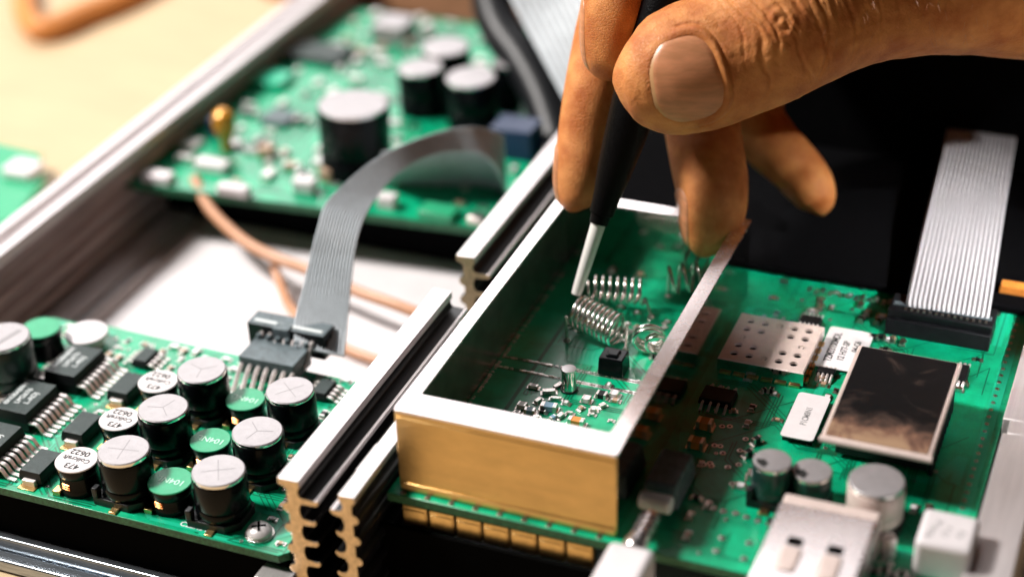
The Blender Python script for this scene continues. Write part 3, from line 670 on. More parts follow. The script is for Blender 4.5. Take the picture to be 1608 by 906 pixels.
# rim sheet with opening
def frame(x0, x1, y0, y1, a0, a1, b0, b1, z0, z1, r=.06):
    o = rrect(x0, x1, y0, y1, r); i = rrect(a0, a1, b0, b1, r); n = len(o); vs = [(x, y, z1) for x, y in o] + [(x, y, z1) for x, y in i] + [(x, y, z0) for x, y in o] + [(x, y, z0) for x, y in i]
    fs = []
    for k in range(n):
        j = (k + 1) % n; fs += [(k, j, n + j, n + k), (2 * n + k, 3 * n + k, 3 * n + j, 2 * n + j), (k, 2 * n + k, 2 * n + j, j), (n + k, n + j, 3 * n + j, 3 * n + k)]
    return vs, fs
g = MB(); g.add(*frame(-.01, W0 + .01, 0, D0 + .02, .24, W0 - .27, .52, D0 - .3, H0 - .028, H0 + .022)); g.build('rim', 'tin', SH, .01)
# solder seam lines on the board inside the box
def seam(x0, y0, x1, y1, w=.07, dots=True, seed=1, mat='gold'):
    g = MB(); rn = random.Random(seed); L = math.hypot(x1 - x0, y1 - y0); n = int(L / .055)
    for k in range(n):
        u = (k + .5) / n; x = x0 + (x1 - x0) * u + rn.uniform(-.006, .006); y = y0 + (y1 - y0) * u + rn.uniform(-.006, .006)
        if rn.random() < .25: continue
        s = rn.uniform(.35, 1) * w / 2
        g.box(x - s - .01 - BX, x + s + .01 - BX, y - s - BY, y + s - BY, .004, .012 + rn.random() * .018, tops=(.01,) * 4)
    g.build('solder_seam', mat, MBD, kind='stuff')
def copper_strip(x0, x1, y0, y1, mat='tin', z=.006):
    g = MB(); g.box(x0 - BX, x1 - BX, y0 - BY, y1 - BY, .002, z); g.build('bare_track', mat, MBD)
ys = at(890, 585, 0).y
for y, sd in ((ys + .12, 1), (ys - .22, 2)):
    copper_strip(.12, 1.4, y - .045, y + .045, 'trace', .005); copper_strip(1.4, 2.75, y - .05, y + .05, 'tin', .005); seam(.12, y, 2.75, y, .07, seed=sd, mat='solder')
seam(.13, .2, .13, 7.4, .05, seed=5, mat='solder'); copper_strip(.75, .82, .2, 7.4, 'trace', .004)
copper_strip(2.85, 3.4, ys - .05, ys + .04, 'tin', .005)
copper_strip(1.25, 2.3, ys + .35, 5.4, 'trace_light', .004)
traces(MBD, .9 - BX, 3.5 - BX, 3.2 - BY, 7.5 - BY, .006, 16, 41, .02)
# upright silver can and black cube in the box
c = at(894, 612, 0)
pc = sub('trimmer_can', MBD, (c.x - BX, c.y - BY, 0))
g = MB(); g.lathe(0, 0, [(.155, 0), (.155, .04)], 24); g.build('base_plate', 'black', pc, .005)
g = MB(); g.lathe(0, 0, [(.135, .04), (.13, .08), (.13, .40), (.135, .42), (.13, .45), (.11, .46)], 28, mis=[0, 0, 0, 0, 1, 1]); g.build('can', ['mirror', 'can_top'], pc)
c = at(963, 585, 0)
pc = sub('ferrite_block', MBD, (c.x - BX, c.y - BY + .03, 0))
g = MB(); g.box(-.24, .24, -.21, .21, .02, .38, tops=(.02, .02, .02, .02)); g.box(-.12, .12, -.12, .12, .3805, .42, tops=(.02, .02, .02, .02)); g.build('block', 'black_gloss', pc, .03, 3)
g = MB(); g.tube([(-.1, -.17, .34), (.04, -.18, .30), (.14, -.17, .2)], .012, 6); g.build('glint_wire', 'solder', pc)
# small parts in the near corner of the box
def SP(px, py, kind, L, W, H, rz=0):
    c = at(px, py, H * .6); smd(MBD, c.x - BX, c.y - BY, 0, kind, L, W, H, rz); avM.append((c.x - BX - .1, c.x - BX + .1, c.y - BY - .1, c.y - BY + .1))
for t in ((838, 606, 'led', .18, .09, .07, 0), (862, 614, 'sil', .24, .1, .08, .4), (876, 605, 'sil', .2, .08, .07, 1.2), (820, 636, 'led', .17, .14, .1, 0), (832, 644, 'blue', .2, .12, .09, .1), (862, 638, 'blue', .30, .16, .12, .1), (845, 628, 'sil', .16, .08, .06, 1.3),
          (842, 654, 'sil', .12, .08, .06, .5), (868, 655, 'blue', .14, .08, .07, 1.2), (880, 652, 'sil', .16, .09, .07, 1.3), (905, 661, 'tant', .3, .15, .13, 0), (889, 632, 'led', .12, .09, .07, 0), (921, 626, 'led', .16, .15, .1, 0), (912, 640, 'cap', .12, .08, .06, 1.2),
          (932, 642, 'led', .12, .12, .08, .3), (946, 636, 'sil', .14, .09, .07, 1.0), (945, 619, 'res', .2, .16, .1, 0), (956, 604, 'led', .1, .1, .07, 0), (965, 618, 'led', .17, .16, .1, 0), (966, 628, 'cap', .16, .1, .06, 0), (930, 650, 'sil', .1, .07, .05, 0),
          (895, 648, 'sil', .12, .07, .06, 0), (852, 645, 'res', .14, .09, .07, 0), (873, 625, 'sil', .2, .07, .06, .2), (812, 648, 'led', .14, .1, .08, 0), (960, 660, 'sil', .07, .07, .04, 0), (1003, 598, 'led', .05, .05, .04, 0),
          (962, 520, 'led', .1, .07, .05, .8), (975, 515, 'led', .1, .07, .05, .8), (985, 508, 'led', .1, .07, .05, .8), (972, 526, 'led', .1, .07, .05, .8), (990, 520, 'led', .1, .07, .05, .8), (1000, 512, 'cap', .1, .07, .05, .8), (1047, 505, 'led', .12, .07, .05, 1.1), (1042, 514, 'led', .12, .07, .05, 1.1),
          (915, 518, 'led', .22, .09, .06, 0), (898, 512, 'led', .1, .08, .05, 0), (980, 535, 'sil', .1, .06, .05, 0), (1018, 553, 'led', .1, .06, .05, 0), (1027, 560, 'res', .14, .08, .06, .6), (975, 480, 'led', .1, .08, .06, .3), (1000, 490, 'led', .1, .06, .05, .3)):
    SP(*t)
# rear part of the box: traces and little parts behind the coil
for t in ((988, 418, 'sil', .3, .12, .08, 1.1), (968, 402, 'sil', .2, .12, .1, .2), (1000, 405, 'led', .12, .1, .1, 0), (1010, 388, 'sil', .4, .06, .05, 1.0), (1030, 380, 'sil', .3, .06, .05, 1.0), (1022, 422, 'sil', .5, .07, .05, .1), (990, 370, 'led', .12, .12, .1, 0), (1005, 432, 'cap', .15, .1, .08, .5), (960, 425, 'led', .1, .1, .08, .5), (1040, 400, 'res', .3, .2, .1, .2)):
    SP(*t)
# coils: part > winding and two leads
def coil(pA, pB, r, turns, w, lead1=None, lead2=None, phase=0.0, d1=(0, 0), d2=(0, 0), mat='coil', flat=1.0):
    a, b = Vector(pA), Vector(pB); ax = (b - a).normalized(); up = Vector((0, 0, 1)); n1 = (up - ax * up.dot(ax)).normalized(); n2 = ax.cross(n1)
    p = sub('wire_coil', MBD, (a.x - BX, a.y - BY, 0)); pts = []
    N = int(turns * 22)
    for k in range(N + 1):
        u = k / N; an = phase + 2 * math.pi * turns * u; pts.append(a + (b - a) * u + n1 * r * math.cos(an) + n2 * r * flat * math.sin(an))
    o = Vector((a.x, a.y, 0))
    g = MB(); g.tube([q - o for q in pts], w, 9); g.build('winding', mat, p, angle=180)
    for e, ds in ((pts[0], d1), (pts[-1], d2)):
        g = MB(); g.tube([e - o, e - o + Vector((ds[0] * .3, ds[1] * .3, -e.z * .3)), Vector((e.x + ds[0] - o.x, e.y + ds[1] - o.y, .0))], w, 8); g.build('lead', mat, p)
        g = MB(); g.lathe(e.x + ds[0] - o.x, e.y + ds[1] - o.y, [(.07, .003), (.05, .03), (.03, .06)], 12); g.build('solder_joint', 'solder', p)
    return p
zc = .42
coil(at(903, 487, zc + .05), at(972, 520, zc - .08), .295, 9.5, .031, d1=(.02, -.05), d2=(.08, -.35), phase=1.5)
coil(at(925, 452, zc + .1), at(1012, 458, zc + .1), .24, 7.5, .030, d1=(0, -.05), d2=(.16, -.12), phase=.5)
cA = at(1018, 538, .30); coil(cA, cA + Vector((-.06, .22, .06)), .27, 2.3, .034, d1=(-.12, -.05), d2=(.1, 0), phase=2.2)
cA = at(1030, 543, .27); coil(cA, cA + Vector((-.06, .16, .04)), .18, 2.2, .032, d1=(-.04, -.05), d2=(.22, .1), phase=2.8)
coil(at(1052, 440, .35), at(1102, 436, .4), .29, 2.3, .034, d1=(0, 0), d2=(.02, 0), phase=.0)
# perforated shield can
x0, x1, y0, y1 = 3.90, 5.45, 4.97, 6.57
pc = sub('perforated_shield_can', MBD, (x0 - BX, y0 - BY, 0)); avM.append((x0 - BX, x1 - BX, y0 - BY, y1 - BY))
w, d = x1 - x0, y1 - y0
bm = bmesh.new()
holes = {}
FILL = {(0, 0): 1, (1, 0): 1, (2, 0): 2, (3, 0): 1, (4, 0): 1, (0, 1): 1, (1, 1): 1, (3, 1): 1, (4, 1): 1, (0, 2): 2, (4, 2): 2, (0, 3): 1, (1, 3): 1, (3, 3): 1, (4, 3): 1, (0, 4): 1, (1, 4): 1, (2, 4): 2, (3, 4): 1, (4, 4): 1}
# top sheet tiled in cells, a real hole cut in the marked ones
g = MB(); gx = [0, .06] + [0.06 + (w - .12) * k / 5 for k in range(1, 5)] + [w - .06, w]; m0 = .10
cells_x = [m0 + (w - 2 * m0) * k / 5 for k in range(6)]; cells_y = [m0 + (d - 2 * m0) * k / 5 for k in range(6)]
zt = .30
for i in range(5):
    for j in range(5):
        a, b, c_, e = cells_x[i], cells_x[i + 1], cells_y[4 - j], cells_y[5 - j]; cx, cy = (a + b) / 2, (c_ + e) / 2
        st = FILL.get((i, j), 0)
        if not st: g.add([(a, c_, zt), (b, c_, zt), (b, e, zt), (a, e, zt)], [(0, 1, 2, 3)]); continue
        n = 24; rr = .076 if st == 1 else .06; vs = []; 
        for k in range(n):
            an = 2 * math.pi * (k + .5) / n; ux, uy = math.cos(an), math.sin(an); s = 1 / max(abs(ux), abs(uy)); vs.append((cx + ux * s * (b - a) / 2, cy + uy * s * (e - c_) / 2, zt))
        # snap to exact corners
        for k in range(n):
            an = 2 * math.pi * (k + .5) / n
        inner = [(cx + rr * math.cos(2 * math.pi * (k + .5) / n), cy + rr * math.sin(2 * math.pi * (k + .5) / n), zt) for k in range(n)]
        low = [(x, y, zt - .05) for x, y, z in inner]
        fs = [(k, (k + 1) % n, n + (k + 1) % n, n + k) for k in range(n)] + [(n + k, n + (k + 1) % n, 2 * n + (k + 1) % n, 2 * n + k) for k in range(n)]
        g.add(vs + inner + low, fs)
        corners = [(b, e), (a, e), (a, c_), (b, c_)]
        for q, (kx, ky) in enumerate(corners):
            k = n // 8 + q * n // 4 - 1; k2 = (k + 1) % n
            g.add([vs[k], vs[k2], (kx, ky, zt)], [(0, 1, 2)])
        if st == 2: g.add([(cx - .025, c_ + .02, zt + .003), (cx + .025, c_ + .02, zt + .003), (cx + .03, e - .06, zt - .02), (cx - .03, e - .06, zt - .02)], [(0, 1, 2, 3)])
X0, X1, Y0, Y1 = cells_x[0], cells_x[-1], cells_y[0], cells_y[-1]
r_ = .02
g.add([(r_, r_, zt), (w - r_, r_, zt), (w - r_, d - r_, zt), (r_, d - r_, zt), (X0, Y0, zt), (X1, Y0, zt), (X1, Y1, zt), (X0, Y1, zt)], [(0, 1, 5, 4), (1, 2, 6, 5), (2, 3, 7, 6), (3, 0, 4, 7)])
g.add([(r_, r_, zt), (w - r_, r_, zt), (w - r_, d - r_, zt), (r_, d - r_, zt), (0, 0, zt - r_), (w, 0, zt - r_), (w, d, zt - r_), (0, d, zt - r_)], [(0, 1, 5, 4), (1, 2, 6, 5), (2, 3, 7, 6), (3, 0, 4, 7)])
g.build('perforated_lid', 'shield', pc)
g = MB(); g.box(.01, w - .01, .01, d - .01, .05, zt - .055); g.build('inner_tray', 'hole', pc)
g = MB(); g.add([(0, 0, zt - r_), (w, 0, zt - r_), (w, d, zt - r_), (0, d, zt - r_), (0, 0, .03), (w, 0, .03), (w, d, .03), (0, d, .03)], [(0, 1, 5, 4), (1, 2, 6, 5), (2, 3, 7, 6), (3, 0, 4, 7)]); g.build('skirt', 'mirror', pc)
g = MB()
for k in range(6):
    xx = .05 + k * (w - .3) / 5; g.box(xx, xx + .2, -.05, -.004, .002, .05); g.box(w + .004, w + .05, .1 + k * .24, .26 + k * .24, .002, .07)
g.build('solder_tab', 'gold', pc, .008, kind='stuff')
# stickers
def sticker(quad, z, name, lines, label):
    q = [at(px, py, z) for px, py in quad]  # TL TR BR BL
    x0, x1 = min(v.x for v in q), max(v.x for v in q); y0, y1 = min(v.y for v in q), max(v.y for v in q)
    p = sub(name, MBD, ((x0 + x1) / 2 - BX, (y0 + y1) / 2 - BY, 0)); p['label'] = label; hx, hy = (x1 - x0) / 2, (y1 - y0) / 2
    g = MB(); g.prism_z(rrect(-hx, hx, -hy, hy, .07), z - .012, z); g.build('paper', 'paper', p)
    g = MB(); g.box(-hx * .9, hx * .9, -hy * .9, hy * .9, .0, z - .013); g.build('component_body', 'chip_dark', p)
    for (t, s, dx, dy, mt, sx) in lines: text(t, s, (dx * hx, dy * hy, z + .002), p, mt, (0, 0, math.pi / 2), bold=s * .02, sx=sx)
    avM.append((x0 - BX, x1 - BX, y0 - BY, y1 - BY)); return p
sticker([(1303, 515), (1365, 522), (1348, 586), (1285, 571)], .06, 'paper_label', [('TZM33100MDL', .19, -.5, 0, 'ink', .78), ('12 H77-SP', .17, .02, -.1, 'ink', .9), ('04-C6', .16, .48, .2, 'ink', .9)], 'white sticker with rows of black print')
sticker([(1256, 616), (1305, 624), (1276, 693), (1225, 681)], .14, 'paper_label', [('P1CM8N1', .15, .05, 0, 'ink_grey', .85)], 'white sticker with one grey line of print')
# square dark module on posts
zq = .9
q = [at(1287, 682, zq), at(1468, 719, zq), at(1508, 566, zq), at(1349, 543, zq)]
x0 = (q[0].x + q[3].x) / 2; x1 = (q[1].x + q[2].x) / 2; y0 = (q[0].y + q[1].y) / 2; y1 = (q[2].y + q[3].y) / 2
pc = sub('display_module', MBD, ((x0 + x1) / 2 - BX, (y0 + y1) / 2 - BY, 0)); hx, hy = (x1 - x0) / 2, (y1 - y0) / 2
avM.append((x0 - BX, x1 - BX, y0 - BY, y1 - BY))
g = MB(); g.box(-hx, hx, -hy, hy, .80, zq - .01); g.build('tray', 'shield', pc, .03, 3)
g = MB(); g.prism_z(rrect(-hx + .07, hx - .08, -hy + .05, hy - .05, .03), zq - .015, zq + .004, 0); g.build('dark_cover', 'module', pc)
g = MB(); g.box(-hx + .12, hx - .14, -hy + .7, hy - .12, .1, .79); g.build('module_body', 'chip_dark', pc, .01)
g = MB(); g.tube([(-hx - .01, -hy - .02, .85), (hx + .01, -hy - .02, .85)], .055, 10); g.build('front_lip', 'shield', pc)
g = MB()
for k in range(10): g.box(hx - .12, hx - .05, -hy + .75 + k * (2 * hy - .95) / 9 - .04, -hy + .75 + k * (2 * hy - .95) / 9 + .04, .0, .79)
g.build('socket_pin', 'black', pc, kind='stuff')
# ribbon socket and ribbon at the right rear
zr = .45
a = at(1425, 470, zr); b = at(1556, 491, zr)
pc = sub('ribbon_socket', MBD, ((a.x + b.x) / 2 - BX, (a.y + b.y) / 2 - BY, 0)); hw = (b.x - a.x) / 2
avM.append(((a.x + b.x) / 2 - BX - 1, (a.x + b.x) / 2 - BX + 1, a.y - BY - .6, a.y - BY + .4))
g = MB(); g.box(-hw - .28, hw + .1, -.42, .22, .0, .42); g.build('housing', 'black', pc, .03)
g = MB(); g.box(-hw - .22, hw + .05, -.24, -.12, .421, .455); g.build('latch_bar', 'grey_plastic', pc, .01)
g = MB(); g.box(-hw - .28, hw + .1, -.60, -.43, .0, .28, tops=(0, 0, .08, 0)); g.build('front_step', 'black', pc, .02)
sm = MB(); sm.box(-.02, .02, -.03, .03, 0, .03); sm = sm.mesh('pin', ['solder'])
for k in range(14): link('pin', sm, pc, loc=(-hw + .03 + k * (2 * hw - .06) / 13, -.33, .425))
RB2 = thing('ribbon_cable', 'bright ridged grey ribbon cable rising from the black socket at the right', 'cable', tuple((a + b) / 2))
ss = []
for px0, py0, px1, py1, d in ((1424, 482, 1553, 502, 32.45), (1425, 465, 1556, 485, 32.6), (1441, 395, 1567, 410, 33.7), (1459, 320, 1578, 330, 35.0), (1476, 255, 1588, 265, 36.3), (1491, 190, 1598, 203, 37.6), (1505, 120, 1606, 135, 39.2), (1520, 40, 1615, 55, 41)):
    ss.append((at_d(px0, py0, d), at_d(px1, py1, d - .45)))
ribbon_strip('ribbon', RB2, ss, 'ribbon_light', 17, .075, 60, RB2.location, .6)
# orange part right of the socket
c = at(1590, 463, .1); p = sub('tantalum_capacitor', MBD, (c.x - BX, c.y - BY, 0)); p['label'] = 'larger orange capacitor beside the ribbon socket'
g = MB(); g.box(-.25, .3, -.14, .16, .03, .32, tops=(.02, .02, .02, .02)); g.build('body', 'tantalum', p, .01)
g = MB(); g.box(-.2, .25, -.2, -.141, .0, .1); g.build('end_tab', 'pin', p, .01)
# pins chips
def chip_at(px, py, hx, hy, H, npn, **k):
    c = at(px, py, H); avM.append((c.x - BX - hx - .2, c.x - BX + hx + .2, c.y - BY - hy - .2, c.y - BY + hy + .2)); return c.x - BX, c.y - BY
def south_pins_chip(px, py, hx, hy, H, n, pitch):
    c = at(px, py, H); p = sub('integrated_circuit', MBD, (c.x - BX, c.y - BY, 0))
    g = MB(); g.box(-hx, hx, -hy, hy, .02, H, 0, top=1, tops=(.02,) * 4); g.build('body', ['chip_dark', 'chip_dark'], p, .008)
    pm = MB(); pm.tube([(0, .02, H * .55), (0, -.07, H * .5), (0, -.10, .04), (0, -.19, .02)], .026, 8); pm = pm.mesh('pin', ['pin'])
    for k in range(n):
        x = (k - (n - 1) / 2) * pitch; link('pin', pm, p, loc=(x, -hy, 0)); q_ = link('pin', pm, p, loc=(x, hy, 0)); q_.rotation_euler = (0, 0, math.pi)
    avM.append((c.x - BX - hx - .1, c.x - BX + hx + .1, c.y - BY - hy - .25, c.y - BY + hy + .25))
south_pins_chip(1128, 618, .30, .22, .14, 4, .14)
south_pins_chip(1298, 580, .17, .09, .12, 4, .08)
south_pins_chip(1273, 500, .2, .12, .12, 5, .08)
south_pins_chip(1510, 583, .12, .25, .14, 3, .08)
for (px, py, L) in ((1107, 660, .28), (1094, 690, .28)):
    c = at(px, py, .15); o = smd(MBD, c.x - BX, c.y - BY, 0, 'tant', L, .2, .16, 0)
SPL = [(1212, 612, 'res', .1, .1, .1, 0), (1217, 618, 'led', .1, .09, .06, 0), (1200, 612, 'res', .1, .08, .08, .8), (1152, 644, 'cap', .1, .08, .07, .3), (1185, 745, 'led', .24, .2, .12, .2), (1163, 762, 'led', .2, .12, .08, 0), (1188, 690, 'res', .2, .1, .12, 1.0), (1175, 710, 'res', .2, .1, .1, 1.0)]
for t in SPL: SP(*t)
# row of tiny parts in front of the dark rear
for k in range(14): SP(1272 + k * 10.5, 452 + k * 1.7 + (k % 2) * 3, random.choice(['led', 'sil', 'res']), .09, .06, .05, random.choice([0, 1.57]))
for k in range(9): SP(1215 + k * 9, 412 + k * 6 % 17, random.choice(['sil', 'res', 'res']), .12, .08, .05, random.choice([0, 1.57]))
for (px, py) in ((1352, 477), (1362, 490), (1378, 503), (1385, 496), (1352, 500), (1372, 528), (1395, 532), (1402, 532), (1418, 536), (1384, 528), (1290, 470), (1276, 487), (1262, 497), (1288, 482), (1504, 610), (1512, 600), (1290, 593), (1293, 603)):
    SP(px, py, random.choice(['res', 'cap', 'led', 'sil']), .17, .1, .07, random.choice([0, 1.57]))
# near blurred vias
vp = []
for (px, py) in ((1171, 690), (1162, 708), (1143, 734), (1135, 712), (1122, 700), (1117, 732), (1131, 701), (1160, 730), (1181, 748), (1134, 670), (1146, 670), (1121, 798), (1136, 803), (1155, 806), (1172, 812), (1190, 818), (1133, 845), (1176, 853), (1168, 877), (1124, 865), (1388, 880), (1398, 886), (1105, 730), (1115, 728), (1150, 760)):
    c = at(px, py, 0); vp.append((c.x - BX, c.y - BY))
vias(MBD, vp, .003, .055, 'solder_dot')
rn = random.Random(9)
vias(MBD, [(rn.uniform(4.1, 8.7) - BX, rn.uniform(0, 9) - BY) for _ in range(60)] + [(8.62 - BX, .3 + k * .22 - BY) for k in range(45)], .0065, .035)
vias(MBD, [(.1 + k * .42 - BX, -.07 - BY) for k in range(10)], .003, .05, 'edge_pad')
# right hand capacitors in front of the module
for (px, py, rpx, zt, sd, tp) in ((1212, 722, 31, .78, 'green_side', 'can_top'), (1276, 738, 32, .62, 'green_side', 'can_top'), (1378, 753, 44, .85, 'shield', 'can_top')):
    p, rr, H = radial_cap(MBD, px, py, rpx, zt, 0, side=sd, top=tp, score=None); p.location = (p.location.x - BX, p.location.y - BY, 0)
    avM.append((p.location.x - rr, p.location.x + rr, p.location.y - rr, p.location.y + rr))
    g = MB(); 
    if rpx < 40:
        for k in range(9): 
            a0 = math.pi * 1.25 + (k - 4) * .13; a1 = a0 + .14
            if k < 8: g.add([(rr * .35 * math.cos(a0), rr * .35 * math.sin(a0), H + .003), (rr * .82 * math.cos(a0), rr * .82 * math.sin(a0), H + .003), (rr * .82 * math.cos(a1), rr * .82 * math.sin(a1), H + .003), (rr * .35 * math.cos(a1), rr * .35 * math.sin(a1), H + .003)], [(0, 1, 2, 3)])
        g.build('polarity_mark', 'ink', p)
# twin metal socket at the front
pc = sub('twin_usb_socket', MBD, (6.85 - BX, 0 - BY, 0)); avM.append((6.05 - BX, 7.7 - BX, -2 - BY, 1.3 - BY))
g = MB(); g.box(-.76, .76, -1.75, .78, .02, .80, 0); g.build('shell', 'tin', pc, .06, 3)
g = MB(); g.box(-.76, .76, .79, 1.16, .02, .74, 0, tops=(0.02, 0.02, 0, .1)); g.build('rear_fold', 'shield', pc, .04, 3)
for x in (-.30, .30):
    g = MB(); g.prism_z(rrect(-.12, .12, -.10, .10, .05), .79, .803); g.build('spring_slot', 'hole', pc, loc=(x, -.12, 0))
    g = MB(); g.box(-.17, .17, -.78, -.22, .798, .85, tops=(.03, .03, .03, .03)); g.build('spring_tab', 'shield', pc, .03, loc=(x, -.05, 0))
g = MB(); g.box(-.7, .7, -2.2, -1.76, .1, .72); g.build('mouth', 'gold', pc, .03)
# white block near the wall with print
c = at(1492, 832, .7); pc = sub('relay_block', MBD, (c.x - BX - .03, c.y - BY, 0)); avM.append((c.x - BX - .6, c.x - BX + .6, c.y - BY - .6, c.y - BY + .6))
g = MB(); g.box(-.42, .42, -.42, .46, .02, .7); g.build('body', 'white', pc, .09, 4)
for k in range(3): text(('A5W-K', '12 V', '0.5')[k], .16, (-.2 + k * .2, -.05, .703), pc, 'ink_grey', (0, 0, math.pi / 2 - .3))
g = MB(); g.lathe(0, 0, [(.12, 0), (.12, .3), (.1, .34)], 16); 
g.build('contact_post', 'pin', pc, loc=(-.85, .0, 0))
for k in range(5): smd(MBD, c.x - BX - .45 - k * .13, c.y - BY - .5 + (k % 2) * .1, 0, 'res', .12, .08, .08, 0)
# springs clip row under the front edge
g0 = None
for k in range(7):
    if g0 is None:
        q_ = MB(); q_.box(-.225, .225, -.06, .10, -.62, -.20, tops=(.015, .015, 0, 0)); q_.box(-.19, .19, -.075, -.0605, -.56, -.27); g0 = q_.mesh('contact_clip', ['gold'])
    link('contact_clip', g0, MBD, .02, loc=(.30 + k * .475 - BX, -.06 - BY, 0))
scatter(MBD, 4.0 - BX, 8.3 - BX, .3 - BY, 12 - BY, 0, 70, 77, avM, ['res', 'sil', 'cap', 'led'], .8)
avM.append((-.2 - BX, 3.8 - BX, -5, 20))
scatter(MBD, 4.0 - BX, 8.3 - BX, 8.0 - BY, 14 - BY, 0, 60, 79, avM, ['res', 'sil', 'res'], .8)

CV = thing('hand_shadow_sheet', 'added black sheet standing in for the hand shadow behind the small green parts', 'cover', (6.3, 8.75, 0.02))  # added black sheet in place of the hand's shadow on the rear board
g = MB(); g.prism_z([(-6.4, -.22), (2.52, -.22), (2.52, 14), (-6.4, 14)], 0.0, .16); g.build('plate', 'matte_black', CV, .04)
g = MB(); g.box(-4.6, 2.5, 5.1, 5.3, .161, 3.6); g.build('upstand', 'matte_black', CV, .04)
# ------------------------------------------------------------------ plug and white lead beside the shield box
PL = thing('cable_plug', 'grey and white plug with an oval white collar right of the shield box', 'plug', (4.25, 0, 0.0))
yb = 0
def lathe_y(g, prof, cx, cz, n=24, sx=1, sz=1, mi=0):
    b0 = len(g.v)
    for y, r in prof:
        for k in range(n): a = 2 * math.pi * k / n; g.v.append((cx + r * sx * math.cos(a), y, cz + r * sz * math.sin(a)))
    for j in range(len(prof) - 1):
        for k in range(n): k2 = (k + 1) % n; g.f.append((b0 + j * n + k, b0 + (j + 1) * n + k, b0 + (j + 1) * n + k2, b0 + j * n + k2)); g.m.append(mi)
    g.f.append(tuple(b0 + k for k in range(n))); g.m.append(mi); g.f.append(tuple(b0 + (len(prof) - 1) * n + k for k in range(n))); g.m.append(mi)
    return g
cc = at(1047, 740, .5)
g = MB(); g.box(-.30, .30, .0, 1.05, .02, .50, tops=(.04, .04, 0, .1)); g.build('socket_body', 'grey_plastic', PL, .05, 3, loc=(cc.x - 4.25, cc.y - .35, 0))
cc = at(1030, 780, .5)
g = MB(); g.tube([(-.27, 0, 0), (.27, 0, 0)], .15, 18); g.build('collar', 'white', PL, .06, 4, loc=(cc.x - 4.25, cc.y, .40))
cc = at(1008, 830, .5)
lathe_y(g := MB(), [(-.55, .16), (-.5, .19), (-.35, .19), (-.32, .15), (-.2, .17), (-.1, .15), (0, .17), (.1, .15), (.2, .17), (.34, .15)], 0, 0); g.build('strain_relief', 'tin', PL, loc=(cc.x - 4.25, cc.y + .1, .40))
cc = at(985, 886, .5)
g = MB(); g.box(-.36, .36, -2.4, .28, -.3, .28); g.build('grip', 'white', PL, .1, 4, loc=(cc.x - 4.25, cc.y, .40))

# ------------------------------------------------------------------ adjusting tool
T0 = at_d(905, 462, 32.55); T1 = at_d(941, 347, 32.1); TD = (T1 - T0).normalized()
TOOL = thing('adjusting_tool', 'black handled tool with a thin white ceramic tip touching the coil', 'tool', tuple(T0))
T3 = at_d(984, 205, 31.7); TDH = (T3 - T1).normalized()
g = MB(); g.tube([T0 - T0, (T1 - T0) * .15, (T1 - T0) * .5, (T1 - T0) * .98, (T1 - T0) * 1.02], .1, 20, radii=[.092, .102, .118, .136, .136]); g.build('ceramic_blade', 'ceramic', TOOL, .01)
LH = [-.05, .12, .14, .5, .9, 1.4, 2.2, 3.4, 5.5, 5.9]; RH = [.17, .185, .22, .25, .31, .36, .42, .44, .42, .3]
g = MB(); g.tube([T1 - T0 + TDH * l for l in LH], .3, 28, radii=RH); g.build('handle', 'handle', TOOL)

# ------------------------------------------------------------------ hand
HAND_D = 0.0
def stations(rows, n):
    S = spline([(*at_d(x, y, d), r * d / F, fl) for x, y, d, r, fl in rows], n); return S
thumb_rows = [(977, 129, 30.55, 6, 1), (981, 128, 30.5, 34, 1), (991, 127, 30.45, 58, .95), (1010, 125, 30.4, 80, .92), (1040, 119, 30.4, 96, .88), (1085, 107, 30.4, 104, .86), (1140, 86, 30.45, 107, .88), (1195, 58, 30.5, 113, .95), (1250, 26, 30.55, 117, .95), (1320, -4, 30.7, 116, .92), (1410, -28, 30.9, 120, .92), (1510, -44, 31.2, 132, .95), (1640, -62, 31.8, 160, .95), (1800, -100, 32.6, 200, .9)]
index_rows = [(957, 128, 31.75, 5, 1), (957, 122, 31.75, 20, 1), (957, 108, 31.75, 34, 1), (958, 85, 31.7, 44, 1), (962, 45, 31.6, 51, 1), (970, 0, 31.5, 55, 1), (985, -60, 31.5, 60, 1), (1030, -150, 31.7, 68, 1), (1130, -230, 32.2, 76, 1), (1290, -290, 33, 88, 1), (1480, -320, 33.6, 100, 1), (1700, -320, 34.2, 110, 1)]
middle_rows = [(907, 333, 32.9, 5, 1), (906, 328, 32.9, 18, 1), (906, 314, 32.9, 31, 1), (909, 290, 32.9, 39, 1), (914, 255, 32.85, 43, 1), (920, 210, 32.8, 44, 1), (931, 150, 32.7, 47, 1), (945, 90, 32.7, 50, 1), (962, 30, 32.7, 54, 1), (990, -50, 32.9, 60, 1), (1050, -140, 33.4, 68, 1), (1180, -220, 34.2, 78, 1), (1380, -270, 35, 92, 1), (1620, -280, 35.6, 105, 1)]
ring_rows = [(1107, 405, 33.1, 5, 1), (1107, 399, 33.1, 18, 1), (1109, 384, 33.1, 34, 1), (1114, 358, 33.1, 47, 1), (1119, 325, 33.1, 54, 1), (1117, 285, 33.2, 58, 1), (1109, 240, 33.4, 59, 1), (1103, 190, 33.8, 60, 1), (1110, 120, 34.4, 63, 1), (1160, 30, 35.0, 68, 1), (1270, -60, 35.6, 76, 1), (1420, -150, 36.2, 88, 1), (1640, -200, 36.6, 100, 1)]
pinky_rows = [(1284, 339, 34.6, 4, 1), (1285, 334, 34.6, 15, 1), (1284, 321, 34.6, 28, 1), (1277, 300, 34.6, 36, 1), (1262, 277, 34.8, 40, 1), (1238, 252, 35.0, 43, 1), (1208, 222, 35.4, 46, 1), (1182, 180, 35.7, 50, 1), (1190, 110, 36.1, 56, 1), (1290, 20, 36.6, 62, 1), (1450, -60, 37, 74, 1), (1650, -110, 37.4, 88, 1)]
camv = Vector(CAM)
